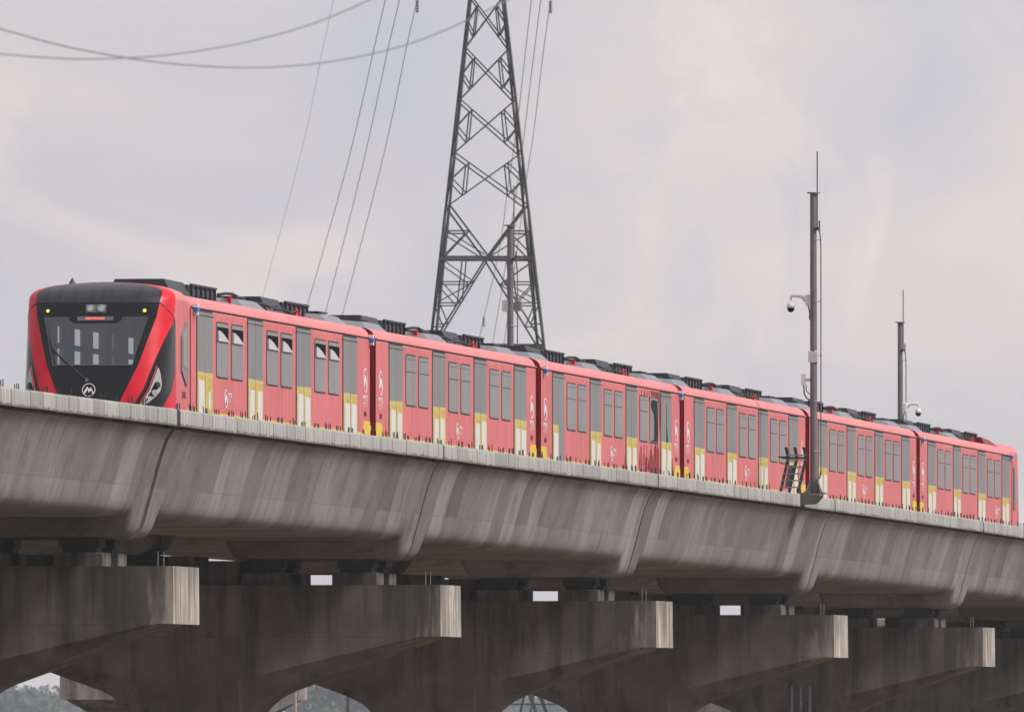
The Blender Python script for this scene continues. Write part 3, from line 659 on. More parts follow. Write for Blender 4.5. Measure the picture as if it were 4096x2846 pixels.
def build_carriage(idx):
    x_w = (7.05 if idx == 0 else 31.23+PITCH*(idx-1))
    first, last = idx == 0, idx == 5
    xw, loc, rot = car_root('carriage', x_w)
    L = CAR_L
    hp = BH
    if first:
        # hollow leading carriage: near wall and roof closed, far wall with open windows seen through the windscreen
        near = MB()
        ring0 = [(1.6,-y,z) for y, z in hp]; ring1 = [(L,-y,z) for y, z in hp]
        near.loft([ring0, ring1], closed=False)
        rf = [(1.6,y,z) for y, z in hp[i_side:]]; rb = [(L,y,z) for y, z in hp[i_side:]]
        near.loft([rf, rb], closed=False)
        xs = [1.6]; fw = []
        for wx, wd in ((2.1,.5),(4.0,.95),(6.1,.95),(8.3,.35),(10.2,.95),(12.2,.95),(14.4,.35),(16.4,.95),(18.2,.95),(20.6,.6)): fw.append((wx, wx+wd))
        edges = [1.6]+[e_ for p in fw for e_ in p]+[L]
        farw = MB()
        for z0, z1 in ((-.32,.95),(1.9,2.18)): farw.box(1.6, L, HW-.06, HW, z0, z1)
        for k in range(0, len(edges), 2): farw.box(edges[k], edges[k+1], HW-.06, HW, .95, 1.9)
        for a_, b_ in fw: farw.box(a_, b_, HW-.055, HW-.005, 1.45, 1.56)
        near.add([(1.6,-HW,-.32),(L,-HW,-.32),(L,HW,-.32),(1.6,HW,-.32)], [(0,1,2,3)])
        near.add([(L,-y,z) for y, z in hp]+[(L,y,z) for y, z in reversed(hp)], [tuple(range(2*len(hp)))])
        body_me = near.mesh('carriage', M['pink'], auto=38)
    else:
        a, b_ = (0, L) if not last else (0, L-1.6)
        body_me = MB().loft([sect(a, hp), sect(b_, hp)]).mesh('carriage', M['pink'], auto=38)
    # upper cove takes a paler, glossier pink: second slot; end walls are bare red
    body_me.materials.append(M['pinkroof']); body_me.materials.append(M['deepred']); body_me.materials.append(M['unit'])
    for p in body_me.polygons:
        c = p.center
        if abs(p.normal.x) > .9 and len(p.vertices) > 8: p.material_index = 2
        elif c.z > 2.2: p.material_index = 1 if abs(c.y) > 1.15 else 3
    car = put('carriage', body_me, train, loc, rot)
    if first: farw.build('far_wall', M['lining'], car)
    tag(car, ('leading carriage with black nose and half-open window film', 'second carriage', 'third carriage with torn film over a dark window', 'fourth carriage', 'fifth carriage, behind the tall mast', 'rear carriage at the right edge')[idx])
    sh = -.22 if first else 0
    mir = (lambda x: x)
    # doors
    rg = random.Random(50+idx)
    for di, dx in enumerate(DOORS):
        x = dx+sh
        put('door_gasket', gask_me, car, (x,0,0)); put('door_header', head_me, car, (x,0,0))
        for k in (0, 1):
            lx = x+.006+k*DW/2
            put('door_leaf', leaf_me, car, (lx+.003,0,0))
            if idx == 2 and di == 0 and k == 1: continue
            put('tape_edge', tapep_me, car, (lx,0,rg.uniform(-.01,.02)))
            put('tape', rg.choice(tape_me), car, (lx,0,-rg.uniform(0,.10)))
            if not (first and di == 0 and k == 1):
                put('paper', rg.choice(pap_me), car, (lx+rg.uniform(-.03,.05),0,rg.uniform(-.04,.04)))
            else:
                put('paper', MB().box(.38,.62,YS-.026,YS-.019,.22,.58).mesh('paper', M['paper']), car, (lx,0,0))
    for wi, wx in enumerate(WINS):
        x = wx+sh
        put('window_gasket', wfr_me, car, (x,0,0)); w = put('window', wpn_me, car, (x,0,0))
        if idx == 2 and wi == 5:
            put('bare_glass', MB().polyY([(.12,.93),(1.30,.93),(1.38,1.1),(1.33,1.55),(1.25,1.95),(.35,1.96),(.10,1.88),(.16,1.75),(.62,1.60),(.52,1.3),(.60,1.0)], YS-.019, YS-.012).mesh('bare_glass', M['glassgrey']), car, (x,0,0))
            put('window_streak', MB().polyY([(.50,.95),(.60,.95),(.64,1.4),(.56,1.6)], YS-.022, YS-.018).mesh('window_streak', M['greyfilm2']), car, (x,0,0))
            continue
        if first:
            put('open_pane', opn_me, car, (x,0,0)); put('folded_film', fold_me, car, (x,0,0))
        else:
            put('transom', wtr_me, car, (x,0,0)); put('film_seam', wt2_me, car, (x,0,0))
    if idx == 2:
        ta, tb_ = tear_meshes()
        for q_ in ta: put('torn_film', q_, car)
        for q_ in tb_: put('bare_red_paint', q_, car)
        put('torn_door_film', MB().polyY([(.02,1.95),(.09,1.3),(.28,1.0),(.30,.97),(.02,.97)], YS-.022, YS-.014).mesh('torn_door_film', M['glassgrey']), car, (19.95+DW/2,0,0))
    # yellow sill strip in runs between doors
    edges = [0 if not first else .35]+[e_ for d in DOORS for e_ in (d+sh-.04, d+sh+DW+.04)]+[L if not last else L-1.4]
    for k in range(0, len(edges), 2):
        put('sill_strip', MB().box(edges[k]+.01, edges[k+1]-.01, YS-.007, YS+.005, -.06, .17).mesh('sill_strip', M['yellowpaint']), car)
    # drip rail, and a black strip placed under it to draw its shadow
    x0g = .9 if first else 0; x1g = L if not last else L-.9
    put('gutter', MB().box(x0g, x1g, YS-.03, YS+.02, 2.235, 2.258).mesh('gutter', M['pinkroof']), car)
    put('gutter_shadow', MB().box(x0g+.02, x1g-.02, YS-.012, YS+.012, 2.215, 2.234).mesh('gutter_shadow', M['rubber']), car)
    # emblems, lettering, numbers
    num = '1010%d' % (idx+1)
    big = []
    if not first: big.append(.66)
    if not last: big.append(L-.62)
    for bx in big:
        put('emblem', logoL_me, car, (bx, YS-.006, 1.30))
        put('lettering', tM, car, (bx, YS-.004, .91), SIDE_ROT); put('lettering', tB, car, (bx, YS-.004, .765), SIDE_ROT)
        put('number', text_mesh('number', num, .17, M['number'], .002, .9), car, (bx, YS-.004, .575), SIDE_ROT)
    sx_ = 5.05 if first else (18.6 if last else 11.5)
    put('emblem', logoS_me, car, (sx_, YS-.006, .49)); put('lettering', tm, car, (sx_+.52, YS-.004, .56), SIDE_ROT); put('lettering', tb, car, (sx_+.52, YS-.004, .435), SIDE_ROT)
    if not first:
        put('yellow_corner', corner_me, car)
        put('end_bellows', MB().box(-.62,-.02,-1.32,1.32,-.3,2.3).mesh('end_bellows', M['deepred']), car)
        put('coupling_cover', MB().box(-.84,-.01,-1.40,1.40,-.32,.36).mesh('coupling_cover', M['yellow']), car)
    if not last: put('yellow_corner', corner_me, car, (L,0,0), (0,0,0), (-1,1,1))
    if idx in (0, 2, 5):
        for mx in ((1.22 if first else .35), (L-.05 if not last else L-1.2)):
            put('marker_housing', marker_me, car, (mx,0,0)); put('marker_light', markb_me, car, (mx,0,0))
    # roof equipment
    for ux in (4.0 if not first else 3.4, 15.5 if not first else 15.0):
        put('roof_unit', hv_fair, car, (ux,0,0)); put('condenser', cond_me, car, (ux,0,0)); put('condenser_frame', cfr_me, car, (ux,0,0)); 
        for k in range(5): put('condenser_grille', cgr_me, car, (ux+2.56+k*.55,0,0))
        for k in range(3): put('fan', fan_me, car, (ux+2.95+k*1.0,0,0))
        put('pipe', pipe_me, car, (ux+2.6,0,0))
    o_ = -.4 if first else 0
    put('red_bracket', redbr_me, car, (9.7+o_,0,0)); put('cable', cable_me, car, (9.6+o_,0,0))
    put('red_bracket', redbr_me, car, (17.9+o_,0,0)); put('red_bracket', redbr2_me, car, (17.9+o_,0,0)); put('cable', cable2_me, car, (16.4+o_,0,0)); put('cable', cable2_me, car, (14.0+o_,0.03,.05))
    for wx in (9.6, 17.0+4.0, 20.0+.2 if False else 1.0):
        if first and wx < 3: continue
        if last and wx > 19: continue
        put('roof_cover', wedge_me, car, (wx+o_-(.9 if wx > 20 else 0),0,0)); put('cover_lid', wedgetop_me, car, (wx+o_-(.9 if wx > 20 else 0),0,0))
    for bx in (2.2, 17.6): put('bogie', bogie_me, car, (bx,0,0))
    if last:
        put('rear_fairing', MB().loft([[(18.9,-1.15,2.46),(18.9,-1.0,2.72),(18.9,.9,2.74),(18.9,1.1,2.46)],[(20.6,-1.15,2.46),(20.6,-1.05,2.66),(20.6,1.0,2.7),(20.6,1.1,2.46)],[(21.9,-1.2,2.44),(21.9,-1.15,2.50),(21.9,1.1,2.5),(21.9,1.15,2.44)]]).mesh('rear_fairing', M['deepred']), car)
    if first or last: build_nose(car, first)
    return car

# ---- the driving nose, built in carriage coordinates (x grows backwards), mirrored for the rear carriage
NXB, NN = -.35, 4.1            # where the nose reaches full width; squareness of its plan
X0 = [(-.32,4.83),(.25,4.87),(.52,4.93),(1.0,5.10),(1.5,5.30),(1.97,5.49),(2.18,5.58),(2.26,5.62),(2.33,5.67),(2.40,5.74),(2.46,5.82),(2.51,5.91),(2.55,6.0),(2.585,6.1),(2.615,6.2),(2.64,6.31),(2.66,6.42),(2.675,6.52),(2.69,6.60),(2.70,6.66)]
D_IN = [(-.32,.36),(.25,.60),(.52,.72),(1.0,.924),(1.97,1.21),(2.26,1.25),(2.46,1.27)]
D_OUT = [(-.32,.66),(.25,.90),(.52,1.05),(1.0,1.20),(1.45,1.345),(1.75,1.445),(1.85,1.475)]
X_BLK = [(-.32,5.05),(.1,5.30),(.25,5.46),(.52,5.86),(.8,6.12),(1.0,6.20),(1.85,6.22)]
def t_of_dy(dy, w): return math.asin(min(1, (dy/w)**(NN/2)))
def nose_pt(z, t, push=0.0):
    w = w_nose(z); x0 = interp(X0, z)-7.05; a = NXB-x0
    return (NXB - a*max(0, math.cos(t))**(2/NN) - push, w*max(0, math.sin(t))**(2/NN), z)
def t_of_x(X, z):
    x0 = interp(X0, z)-7.05; a = NXB-x0; c = min(1, max(0, (NXB-(X-7.05))/a))
    return math.acos(c**(NN/2))
def build_nose(car, first):
    mx = 1 if first else -1
    def fin(m, name, mat, **k):
        if not first: m.v = [(CAR_L-x, y, z) for x, y, z in m.v]
        return m.build(name, mat, car, **k)
    zs = ROWZ
    cols = []
    for z in zs:
        w = w_nose(z)
        if z <= 2.46: d_in = min(interp(D_IN, z), w*.93)
        else: d_in = w*.885
        t_in = t_of_dy(d_in, w)
        t_gl = t_of_dy(d_in*.872, w)
        if z <= 1.85: t_out = t_of_dy(interp(D_OUT, z), w)
        elif z < 2.2: t_out = lerp(t_of_dy(1.475, 1.5), R(79), (z-1.85)/.35)
        else: t_out = R(79)
        t_out = max(t_out, t_in+.02)
        if z <= 1.85: t_blk = max(t_out, t_of_x(interp(X_BLK, z), z))
        else: t_blk = t_out
        t_red = max(t_blk, t_of_x(6.25, z)) if z < 1.0 else t_blk
        segs = [(0, t_gl, 8, 'glass'), (t_gl, t_in, 1, 'mask'), (t_in, t_out, 3, 'stripe'), (t_out, t_blk, 4, 'corner'), (t_blk, t_red, 3, 'skirt'), (t_red, math.pi/2, 6, 'shell')]
        row = [(0.0, None)]
        for a, b_, k, nm in segs:
            for i in range(1, k+1):
                if nm in ('glass', 'mask'):       # even spacing in width on the flat front
                    da = w*max(0,math.sin(a))**(2/NN); db = w*max(0,math.sin(b_))**(2/NN)
                    row.append((t_of_dy(lerp(da, db, i/k), w), nm))
                else: row.append((lerp(a, b_, i/k), nm))
        cols.append(row)
    parts = {}
    def q(key, pts):
        if (Vector(pts[0])-Vector(pts[1])).length < 2e-3 and (Vector(pts[3])-Vector(pts[2])).length < 2e-3: return
        parts.setdefault(key, []).append(pts)
    for sg in (-1, 1):
        for r in range(len(zs)-1):
            zm = (zs[r]+zs[r+1])/2
            for c in range(1, len(cols[r])):
                nm = cols[r][c][1]
                P = [nose_pt(zs[r], cols[r][c-1][0]), nose_pt(zs[r], cols[r][c][0]), nose_pt(zs[r+1], cols[r+1][c][0]), nose_pt(zs[r+1], cols[r+1][c-1][0])]
                P = [(x, y*sg, z) for x, y, z in P]
                side = 'n' if sg < 0 else 'f'
                if nm == 'glass' and 1.0 < zm < 1.97: key = ('windscreen', '')
                elif nm in ('glass', 'mask'): key = ('mask', '') if zm < 2.26 else ('roof_fairing', '')
                elif nm == 'stripe': key = ('stripe', side)
                elif nm == 'corner': key = ('corner_panel', side)
                elif nm == 'skirt': key = ('skirt_panel', side)
                else: key = ('cab_shell', '')
                q(key, P)
    # loft from the nose rear to the plain carriage section
    nh = [(w_nose(z), z) for z in ROWZ]
    secs = []
    for xx, t in ((NXB,0),(0.0,.04),(.35,.2),(.8,.55),(1.2,.86),(1.6,1)):
        t2 = t*t*(3-2*t)
        secs.append([(xx, lerp(a[0],b_[0],t2), lerp(a[1],b_[1],t2)) for a, b_ in zip(nh, BH)])
    for sg in (-1, 1):
        for s0, s1 in zip(secs, secs[1:]):
            for r in range(len(ROWZ)-1):
                P = [s0[r], s1[r], s1[r+1], s0[r+1]]
                q(('cab_shell', '') if P[0][1] > 1.05 or ROWZ[r] < 2.5 else ('roof_fairing', ''), [(x, y*sg, z) for x, y, z in P])
    mats = {'windscreen': M['winglass'], 'mask': M['black'], 'roof_fairing': M['blackroof'], 'stripe': M['red'], 'corner_panel': M['black'], 'skirt_panel': M['red'], 'cab_shell': M['pink']}
    for (nm, sd), quads in parts.items():
        m = MB(); idx = {}; 
        for Q in quads:
            f = []
            for p in Q:
                k = tuple(round(v, 4) for v in p)
                if k not in idx: idx[k] = len(m.v); m.v.append(p)
                if not f or f[-1] != idx[k]: f.append(idx[k])
            if f[0] == f[-1]: f.pop()
            if len(f) >= 3: m.f.append(tuple(f))
        mt = mats[nm]
        if not first and nm in ('mask', 'stripe', 'roof_fairing'): mt = {'mask': M['black'], 'stripe': M['pink'], 'roof_fairing': M['pinkroof']}[nm]
        o = fin(m, nm, mt, smooth=True)
        if nm == 'cab_shell':
            o.data.materials.append(M['pinkroof'])
            for p in o.data.polygons:
                if p.center.z > 2.3: p.material_index = 1
    def sp(z, dy, push): 
        t = t_of_dy(abs(dy), w_nose(z)); p = nose_pt(z, t, push); return Vector((p[0], math.copysign(p[1], dy), z))
    def nrm(z, dy):
        a = sp(z, dy+.01, 0)-sp(z, dy-.01, 0); b_ = sp(z+.02, dy, 0)-sp(z-.02, dy, 0); n_ = a.cross(b_).normalized(); return n_ if n_.x < 0 else -n_
    # cab side window, hexagonal, on each flank
    for sg in (-1, 1):
        y0 = sg*1.503; y1 = sg*1.53
        fin(MB().polyY([(-.28,.92),(-.28,1.62),(.22,1.93),(.42,1.88),(.42,.70),(.30,.62)], min(y0,y1), max(y0,y1)), 'cab_window', M['greyfilm'])
        fin(MB().polyY([(-.20,1.02),(-.20,1.60),(.22,1.86),(.36,1.80),(.36,.95)], min(y0+sg*.02,y1+sg*.008), max(y0+sg*.02,y1+sg*.008)), 'cab_window_pane', M['greyfilm2'])
    fin(MB().box(.78,.80,-1.515,-1.49,-.3,2.2), 'body_joint', M['rubber'])
    if not first: return
    put('number', text_mesh('number', '10101', .20, M['number'], .002, .9), car, (.08, YS-.006, .44), SIDE_ROT)
    # seam across the brow
    for sg in (-1, 1):
        pts = [sp(2.26, .001+k*.155*sg, .004) for k in range(9)] + [sp(2.2, sg*1.32, .004), sp(2.08, sg*1.42, .004), sp(1.98, sg*1.478, .006), sp(1.88, sg*1.49, .008)]
        MB().tube(pts, .008, 5).build('brow_seam', M['rubber'], car)
    # destination display on a black panel in the top of the windscreen
    pts = []
    m = MB(); L0 = [(z, dy) for z, dy in ((1.985,.55),(1.985,-.55),(1.90,-.52),(1.84,-.44),(1.84,.44),(1.90,.52))]
    f0 = [sp(z, dy, .006) for z, dy in L0]; f1 = [sp(z, dy, -.05) for z, dy in L0]
    m.loft([f0, f1]).build('display_panel', M['black'], car)
    f0 = [sp(z, dy, .012) for z, dy in ((1.975,.365),(1.975,-.365),(1.895,-.365),(1.895,.365))]; f1 = [sp(z, dy, .004) for z, dy in ((1.975,.365),(1.975,-.365),(1.895,-.365),(1.895,.365))]
    MB().loft([f0, f1]).build('display_screen', M['screen'], car)
    nz = nrm(1.935, 0)
    tw = text_mesh('led_text', 'BIENVENIDO', .066, M['led'], .001, 1.0)
    zax = nz; yax = Vector((0,0,1)); yax = (yax-zax*yax.dot(zax)).normalized(); xax = yax.cross(zax)
    tm_ = put('led_text', tw, car); tm_.matrix_local = Matrix.Translation(sp(1.935, .0, .018)) @ Matrix((xax, yax, zax)).transposed().to_4x4()
    # pair of round lamps above the screen
    nz = nrm(2.13, 0)
    m = MB(); c0 = [sp(z, dy, .012) for z, dy in ((2.22,.205),(2.22,-.205),(2.05,-.205),(2.05,.205))]; c1 = [sp(z, dy, -.02) for z, dy in ((2.22,.205),(2.22,-.205),(2.05,-.205),(2.05,.205))]
    m.loft([c0, c1]).build('lamp_plate', M['screen'], car)
    for dy in (.11, -.11):
        MB().disc(sp(2.135, dy, .012), .078, nz, .025, 18).build('round_lamp', M['lamp'], car, auto=40)
        MB().disc(sp(2.135, dy, .036), .050, nz, .006, 16).build('lamp_bulb', M['lampwhite'], car, auto=40)
    for dy in (.977, -.977):
        n_ = nrm(2.09, dy)
        MB().disc(sp(2.09, dy, .003), .043, n_, .012, 14).build('amber_bezel', M['rubber'], car)
        MB().disc(sp(2.09, dy, .012), .033, n_, .012, 14).build('amber_lamp', M['amber'], car)
    # windscreen lower frame and wiper
    MB().tube([sp(1.0, -.80+k*.1, .006) for k in range(17)], .012, 5).build('screen_frame', M['screen'], car)
    a_ = sp(.70, .08, .03); b_ = sp(1.34, .86, .05)
    MB().tube([a_, a_.lerp(b_, .5)+Vector((-.05,0,0)), b_], .014, 6).build('wiper_arm', M['rubber'], car)
    MB().tube([a_+Vector((0,.05,.03)), a_.lerp(b_,.5)+Vector((-.05,.03,.03)), b_+Vector((0,.0,.03))], .008, 6).build('wiper_rod', M['rubber'], car)
    MB().tube([sp(1.62, .94, .05), b_, sp(1.02, .76, .05)], .012, 6).build('wiper_blade', M['rubber'], car)
    MB().disc(sp(.70,.08,0), .035, (-1,0,0), .06, 12).build('wiper_pivot', M['dirt_metal'], car)
    # front emblem
    ln = logo_mesh('front_emblem', .135, M['white']); eo = put('front_emblem', ln, car)
    n_ = nrm(.50, 0); zx = Vector((0,0,1)); zx = (zx-n_*zx.dot(n_)).normalized(); yy = -n_; xx = yy.cross(zx)
    eo.matrix_local = Matrix.Translation(sp(.50, .03, .012)) @ Matrix((xx, yy, zx)).transposed().to_4x4()
    # headlight pods: a long pale triangle with two lenses and a red light line along the stripe
    for sg in (-1, 1):
        def hp_(z, f, push):
            t0 = t_of_dy(interp(D_OUT, z), 1.5); t1 = t_of_x(interp(X_BLK, z), z); t = lerp(t0, t1, f)
            p = nose_pt(z, t, 0); q_ = nose_pt(z, min(t+.02, 1.57), 0); r_ = nose_pt(z+.02, t, 0)
            n_ = (Vector(q_)-Vector(p)).cross(Vector(r_)-Vector(p)).normalized(); n_ = n_ if n_.x < 0 else -n_
            p = Vector(p)+n_*push; return Vector((p.x, p.y*sg, p.z)), Vector((n_.x, n_.y*sg, n_.z))
        rows = [(.12,.13,.16),(.24,.16,.33),(.36,.17,.46),(.48,.17,.52),(.60,.17,.50),(.72,.17,.42),(.84,.18,.33),(.95,.19,.21)]
        Lf = [hp_(z, a, .008)[0] for z, a, b2 in rows]; Rt = [hp_(z, b2, .008)[0] for z, a, b2 in rows]
        m = MB(); n2 = len(rows); m.add(Lf+Rt, [(i, i+1, n2+i+1, n2+i) for i in range(n2-1)]); m.build('headlight', M['lampwhite'], car, smooth=True)
        p, n_ = hp_(.60, .34, .006); MB().disc(p, .062, n_, .03, 16).build('headlight_lens', M['darkglass'], car, auto=40)
        p, n_ = hp_(.44, .34, .006); MB().disc(p, .060, n_, .03, 16).build('headlight_lens', M['lamp'], car, auto=40)
        MB().tube([hp_(.08+k*.09, .13, .012)[0] for k in range(11)], .006, 5).build('light_line', M['redled'], car)
    # roof aerials
    for x, dy, z in ((-.1,.74,2.66),(1.2,-.22,2.60)):
        MB().tube([(x,dy,z-.05),(x,dy,z+.02),(x+.03,dy,z+.13)], [.10,.07,.015], 10).build('aerial', M['unit'], car)
    # cab interior: floor, lining, desk, partition
    MB().box(-1.6, CAR_L-.1, -1.42, 1.42, -.30, -.24).build('floor_lining', M['lining'], car)
    MB().box(-.2, CAR_L-.1, -1.46, -1.42, -.2, 2.2).build('wall_lining', M['lining'], car)
    MB().box(-.3, CAR_L-.1, -1.2, 1.2, 2.16, 2.2).build('ceiling_lining', M['lining'], car)
    MB().loft([[(-1.75,-1.1,.3),(-1.75,1.1,.3),(-1.70,1.1,.93),(-1.70,-1.1,.93)], [(-1.0,-1.3,.3),(-1.0,1.3,.3),(-1.1,1.3,.98),(-1.1,-1.3,.98)]]).build('driving_desk', M['rubber'], car)
    for k, (px_, py_) in enumerate(((6.2,-.5),(6.2,.6),(12.3,-.5),(12.3,.6),(18.2,.5))):
        MB().tube([(px_,py_,-.25),(px_,py_,2.18)], .022, 8).build('grab_pole', M['dirt_metal'], car)
    MB().box(.9,.94,-1.42,-.5,-.2,2.16).build('cab_partition', M['lining'], car)
    MB().box(.9,.94,-.5,1.42,1.93,2.16).build('cab_lintel', M['lining'], car)

for i in range(6): build_carriage(i)

# ------------------------------------------------------------------ masts
def mast(x, y, label, cam_side, near, h=7.8, camera=True):
    zb = prof(x)
    o = empty('communication_mast', (x, y, zb)); tag(o, label, 'mast', 'tall masts on the viaduct parapets')
    lean = -.075
    MB().tube([(0,0,.02),(lean*.3,0,h*.4),(lean,0,h)], [.100,.093,.085], 16).build('pole', M['galv'], o, auto=40)
    MB().disc((lean,0,h), .17, (0,0,1), .03, 16).build('cap_plate', M['galv'], o)
    rx = lean+.10
    MB().tube([(lean+.12,-.09,h-.95),(lean+.10,-.09,h+1.1)], .018, 8).build('lightning_rod', M['galv'], o)
    MB().box(lean-.12,lean+.16,-.15,-.05,h-.95,h-.88).tube([(lean+.13,-.14,h-1.0),(lean+.16,-.14,h-.7)], .02, 6).build('rod_clamp', M['rubber'], o)
    MB().tube([(.14,-.17,.5),(.14,-.17,h-1.4),(.10,-.15,h-1.0)], .016, 8).build('conduit', M['galv'], o)
    for z in (1.1,2.4,3.6,5.0,6.6):
        MB().tube([(lean*z/h-.12,-.02,z),(lean*z/h,-.13,z),(.15,-.19,z),(.16,-.15,z)], .013, 5).build('strap', M['dirt_metal'], o)
    MB().bevbox(-.34,.34,-.34,.34,0,.03,.005).build('base_plate', M['bracket'], o)
    for k in range(4):
        a = R(45+90*k); c_, s_ = math.cos(a), math.sin(a)
        MB().add([(.11*c_,.11*s_,.03),(.30*c_,.30*s_,.03),(.11*c_,.11*s_,.42),(.11*c_-.012*s_,.11*s_+.012*c_,.03),(.30*c_-.012*s_,.30*s_+.012*c_,.03),(.11*c_-.012*s_,.11*s_+.012*c_,.42)], [(0,1,2),(3,5,4),(0,3,4,1),(1,4,5,2),(2,5,3,0)]).build('gusset', M['bracket'], o)
    # dome camera on an arm that reaches across the line
    zc = 5.05; sg = cam_side
    if not camera:
        MB().bevbox(-.12,.12,-.02,.22,5.40,5.72,.02).build('junction_box', M['box'], o)
        MB().bevbox(.0,.2,-.30,-.10,5.42,5.70,.02).build('junction_box', M['dirt_metal'], o)
        return o
    co = MB().bevbox(-.09,.09,sg*.13-.08,sg*.13+.08,zc-.17,zc+.13,.02).build('camera_bracket', M['camwhite'], o)
    MB().tube([(0,sg*.2,zc-.02),(0,sg*.32,zc+.08),(0,sg*.56,zc+.10),(0,sg*.60,zc+.06),(0,sg*.60,zc-.06)], [.07,.045,.035,.04,.05], 10).build('camera_arm', M['camwhite'], o, auto=50)
    MB().sphere((0,sg*.60,zc-.17), .105, 16, 8, (.35,1)).build('camera_housing', M['camwhite'], o, smooth=True)
    MB().sphere((0,sg*.60,zc-.235), .095, 16, 8, (0,.62)).build('camera_dome', M['void'], o, smooth=True)
    MB().tube([(0,sg*.14,zc-.17),(0,sg*.10,zc-.35),(0,sg*.11,zc-.5),(0,sg*.06,zc-.56)], .018, 6).build('camera_cable', M['rubber'], o)
    MB().bevbox(-.12,.12,-.13,.13,3.42,3.72,.02).build('junction_box', M['box'], o)
    if near:
        MB().bevbox(-.08,.08,.22,.32,2.82,3.12,.015).build('radio_unit', M['camwhite'], o)
        MB().box(-.03,.03,.05,.23,2.92,3.0).build('radio_arm', M['camwhite'], o)
        MB().tube([(0,.26,2.82),(0,.25,2.6),(0,.18,2.48),(0,.08,2.44)], .018, 6).build('radio_cable', M['rubber'], o)
        MB().tube([(.03,.2,2.84),(.03,.2,2.68),(.03,.1,2.58)], .012, 6).build('radio_cable', M['rubber'], o)
        # steel bracket that carries the mast beside the parapet
        MB().loft([[(xx,.28,-.02),(xx,-.20,-.02),(xx,-.19,-.08),(xx,-.06,-.22),(xx,.0,-.26),(xx,.28,-.27)] for xx in (-.42,.42)]).build('bracket', M['bracket'], o)
        MB().tube([(-.3,-.05,.03),(-.15,-.1,.35),(.1,-.14,.42),(.14,-.17,.6)], .018, 6).build('cable_loop', M['rubber'], o)
    return o
mast(93.6, -.30, 'tall grey mast standing in front of the train, right of the ladder rack', 1, True)
mast(113.3, 10.66, 'grey mast rising behind the train in front of the lattice pylon', 1, False, 7.75, False)
m2 = mast(200.2, 10.66, 'distant mast behind the rear carriage at the right', -1, False, 7.85)

# ------------------------------------------------------------------ black cable ladder leaning beside the near mast
lx, ly = 92.2, .10
lad = empty('cable_ladder', (lx, ly, prof(lx))); tag(lad, 'black three-post cable tray rack leaning beside the near mast', 'cable rack')
# three posts side by side across the line, leaning; local y spans the rack
for k, y in enumerate((.23, .0, -.23)):
    base = Vector((0, y+.06, 0)); top = Vector((.2, y-.12, .92))
    MB().loft([[(p.x-.03,p.y-.036,p.z),(p.x+.03,p.y-.036,p.z),(p.x+.03,p.y+.036,p.z),(p.x-.03,p.y+.036,p.z)] for p in (base, top, top+Vector((-.05,.055,.27)))]).build('post', M['ladder'], lad)
for k in range(4):
    t = .16+k*.19; p = Vector((.2*t-.04, -.18*t+.06, .92*t))
    MB().box(p.x-.02, p.x, p.y-.24, p.y+.24, p.z-.017, p.z+.017).build('rung', M['rung'], lad)
for z in (.86, .985):
    MB().box(.13,.155,-.36,.14,z-.017,z+.017).build('rung', M['rung'], lad)
MB().loft([[(x,y,z) for y, z in ((.10,.86),(.10,.95),(.36,.955),(.36,.92))] for x in (.14,.2)]).build('tray_arm', M['ladder'], lad)
MB().box(.14,.2,-.36,.12,.89,.94).build('tray_arm', M['ladder'], lad)
MB().tube([(.1,-.12,.05),(.1,-.2,.3),(.15,-.14,.5),(.17,-.2,.72)], .010, 6).build('cable', M['rubber'], lad)
MB().loft([[(.03,.19,.12),(.03,.03,.12),(.05,.03,.12),(.05,.19,.12)], [(.15,.09,.72),(.15,-.07,.72),(.17,-.07,.72),(.17,.09,.72)]]).build('rack_panel', M['bracket'], lad)

# ------------------------------------------------------------------ lattice pylon
PD = 700.0
pc = at_depth(1947, 2860, PD); pc.z = GROUND
pyl = empty('lattice_pylon', pc, (0, 0, TH+R(3)))
tag(pyl, 'tall dark steel lattice electricity pylon behind the train', 'pylon')
PXM = FPX/PD
def pz(y): return CZ - GROUND + (2860-y)/PXM
def phw(z):           # half width of the tower at height z above ground
    y = 2860 - (z-(CZ-GROUND))*PXM
    return max(.55, (88.5 + (y-193)*.108)/PXM)
bar_me = MB().box(-.5,.5,-.5,.5,0,1).mesh('brace', M['pylon'])
leg_me_ = bar_me.copy(); leg_me_.name = 'leg'
def member(a, b_, w, name='brace', me=None):
    a, b_ = Vector(a), Vector(b_); d = b_-a
    o = put(name, me or bar_me, pyl); o.matrix_local = Matrix.Translation(a) @ d.to_track_quat('Z', 'Y').to_matrix().to_4x4() @ Matrix.Diagonal((w, w, d.length, 1)); return o
nodes_y = [-240, -16, 193, 401, 614, 823, 1033, 1385, 1800, 2300, 2860+6.6*PXM]
nz_ = [pz(y) for y in nodes_y]; nz_[-1] = 0
def corner(z, sx, sy): h = phw(z); return Vector((sx*h, sy*h, z))
for sx in (-1, 1):
    for sy in (-1, 1):
        for k in range(len(nz_)-1): member(corner(nz_[k+1], sx, sy), corner(nz_[k], sx, sy), .105 if k > 4 else .095, 'leg', leg_me_)
faces = [((-1,-1),(-1,1)), ((1,-1),(1,1)), ((-1,-1),(1,-1)), ((-1,1),(1,1))]
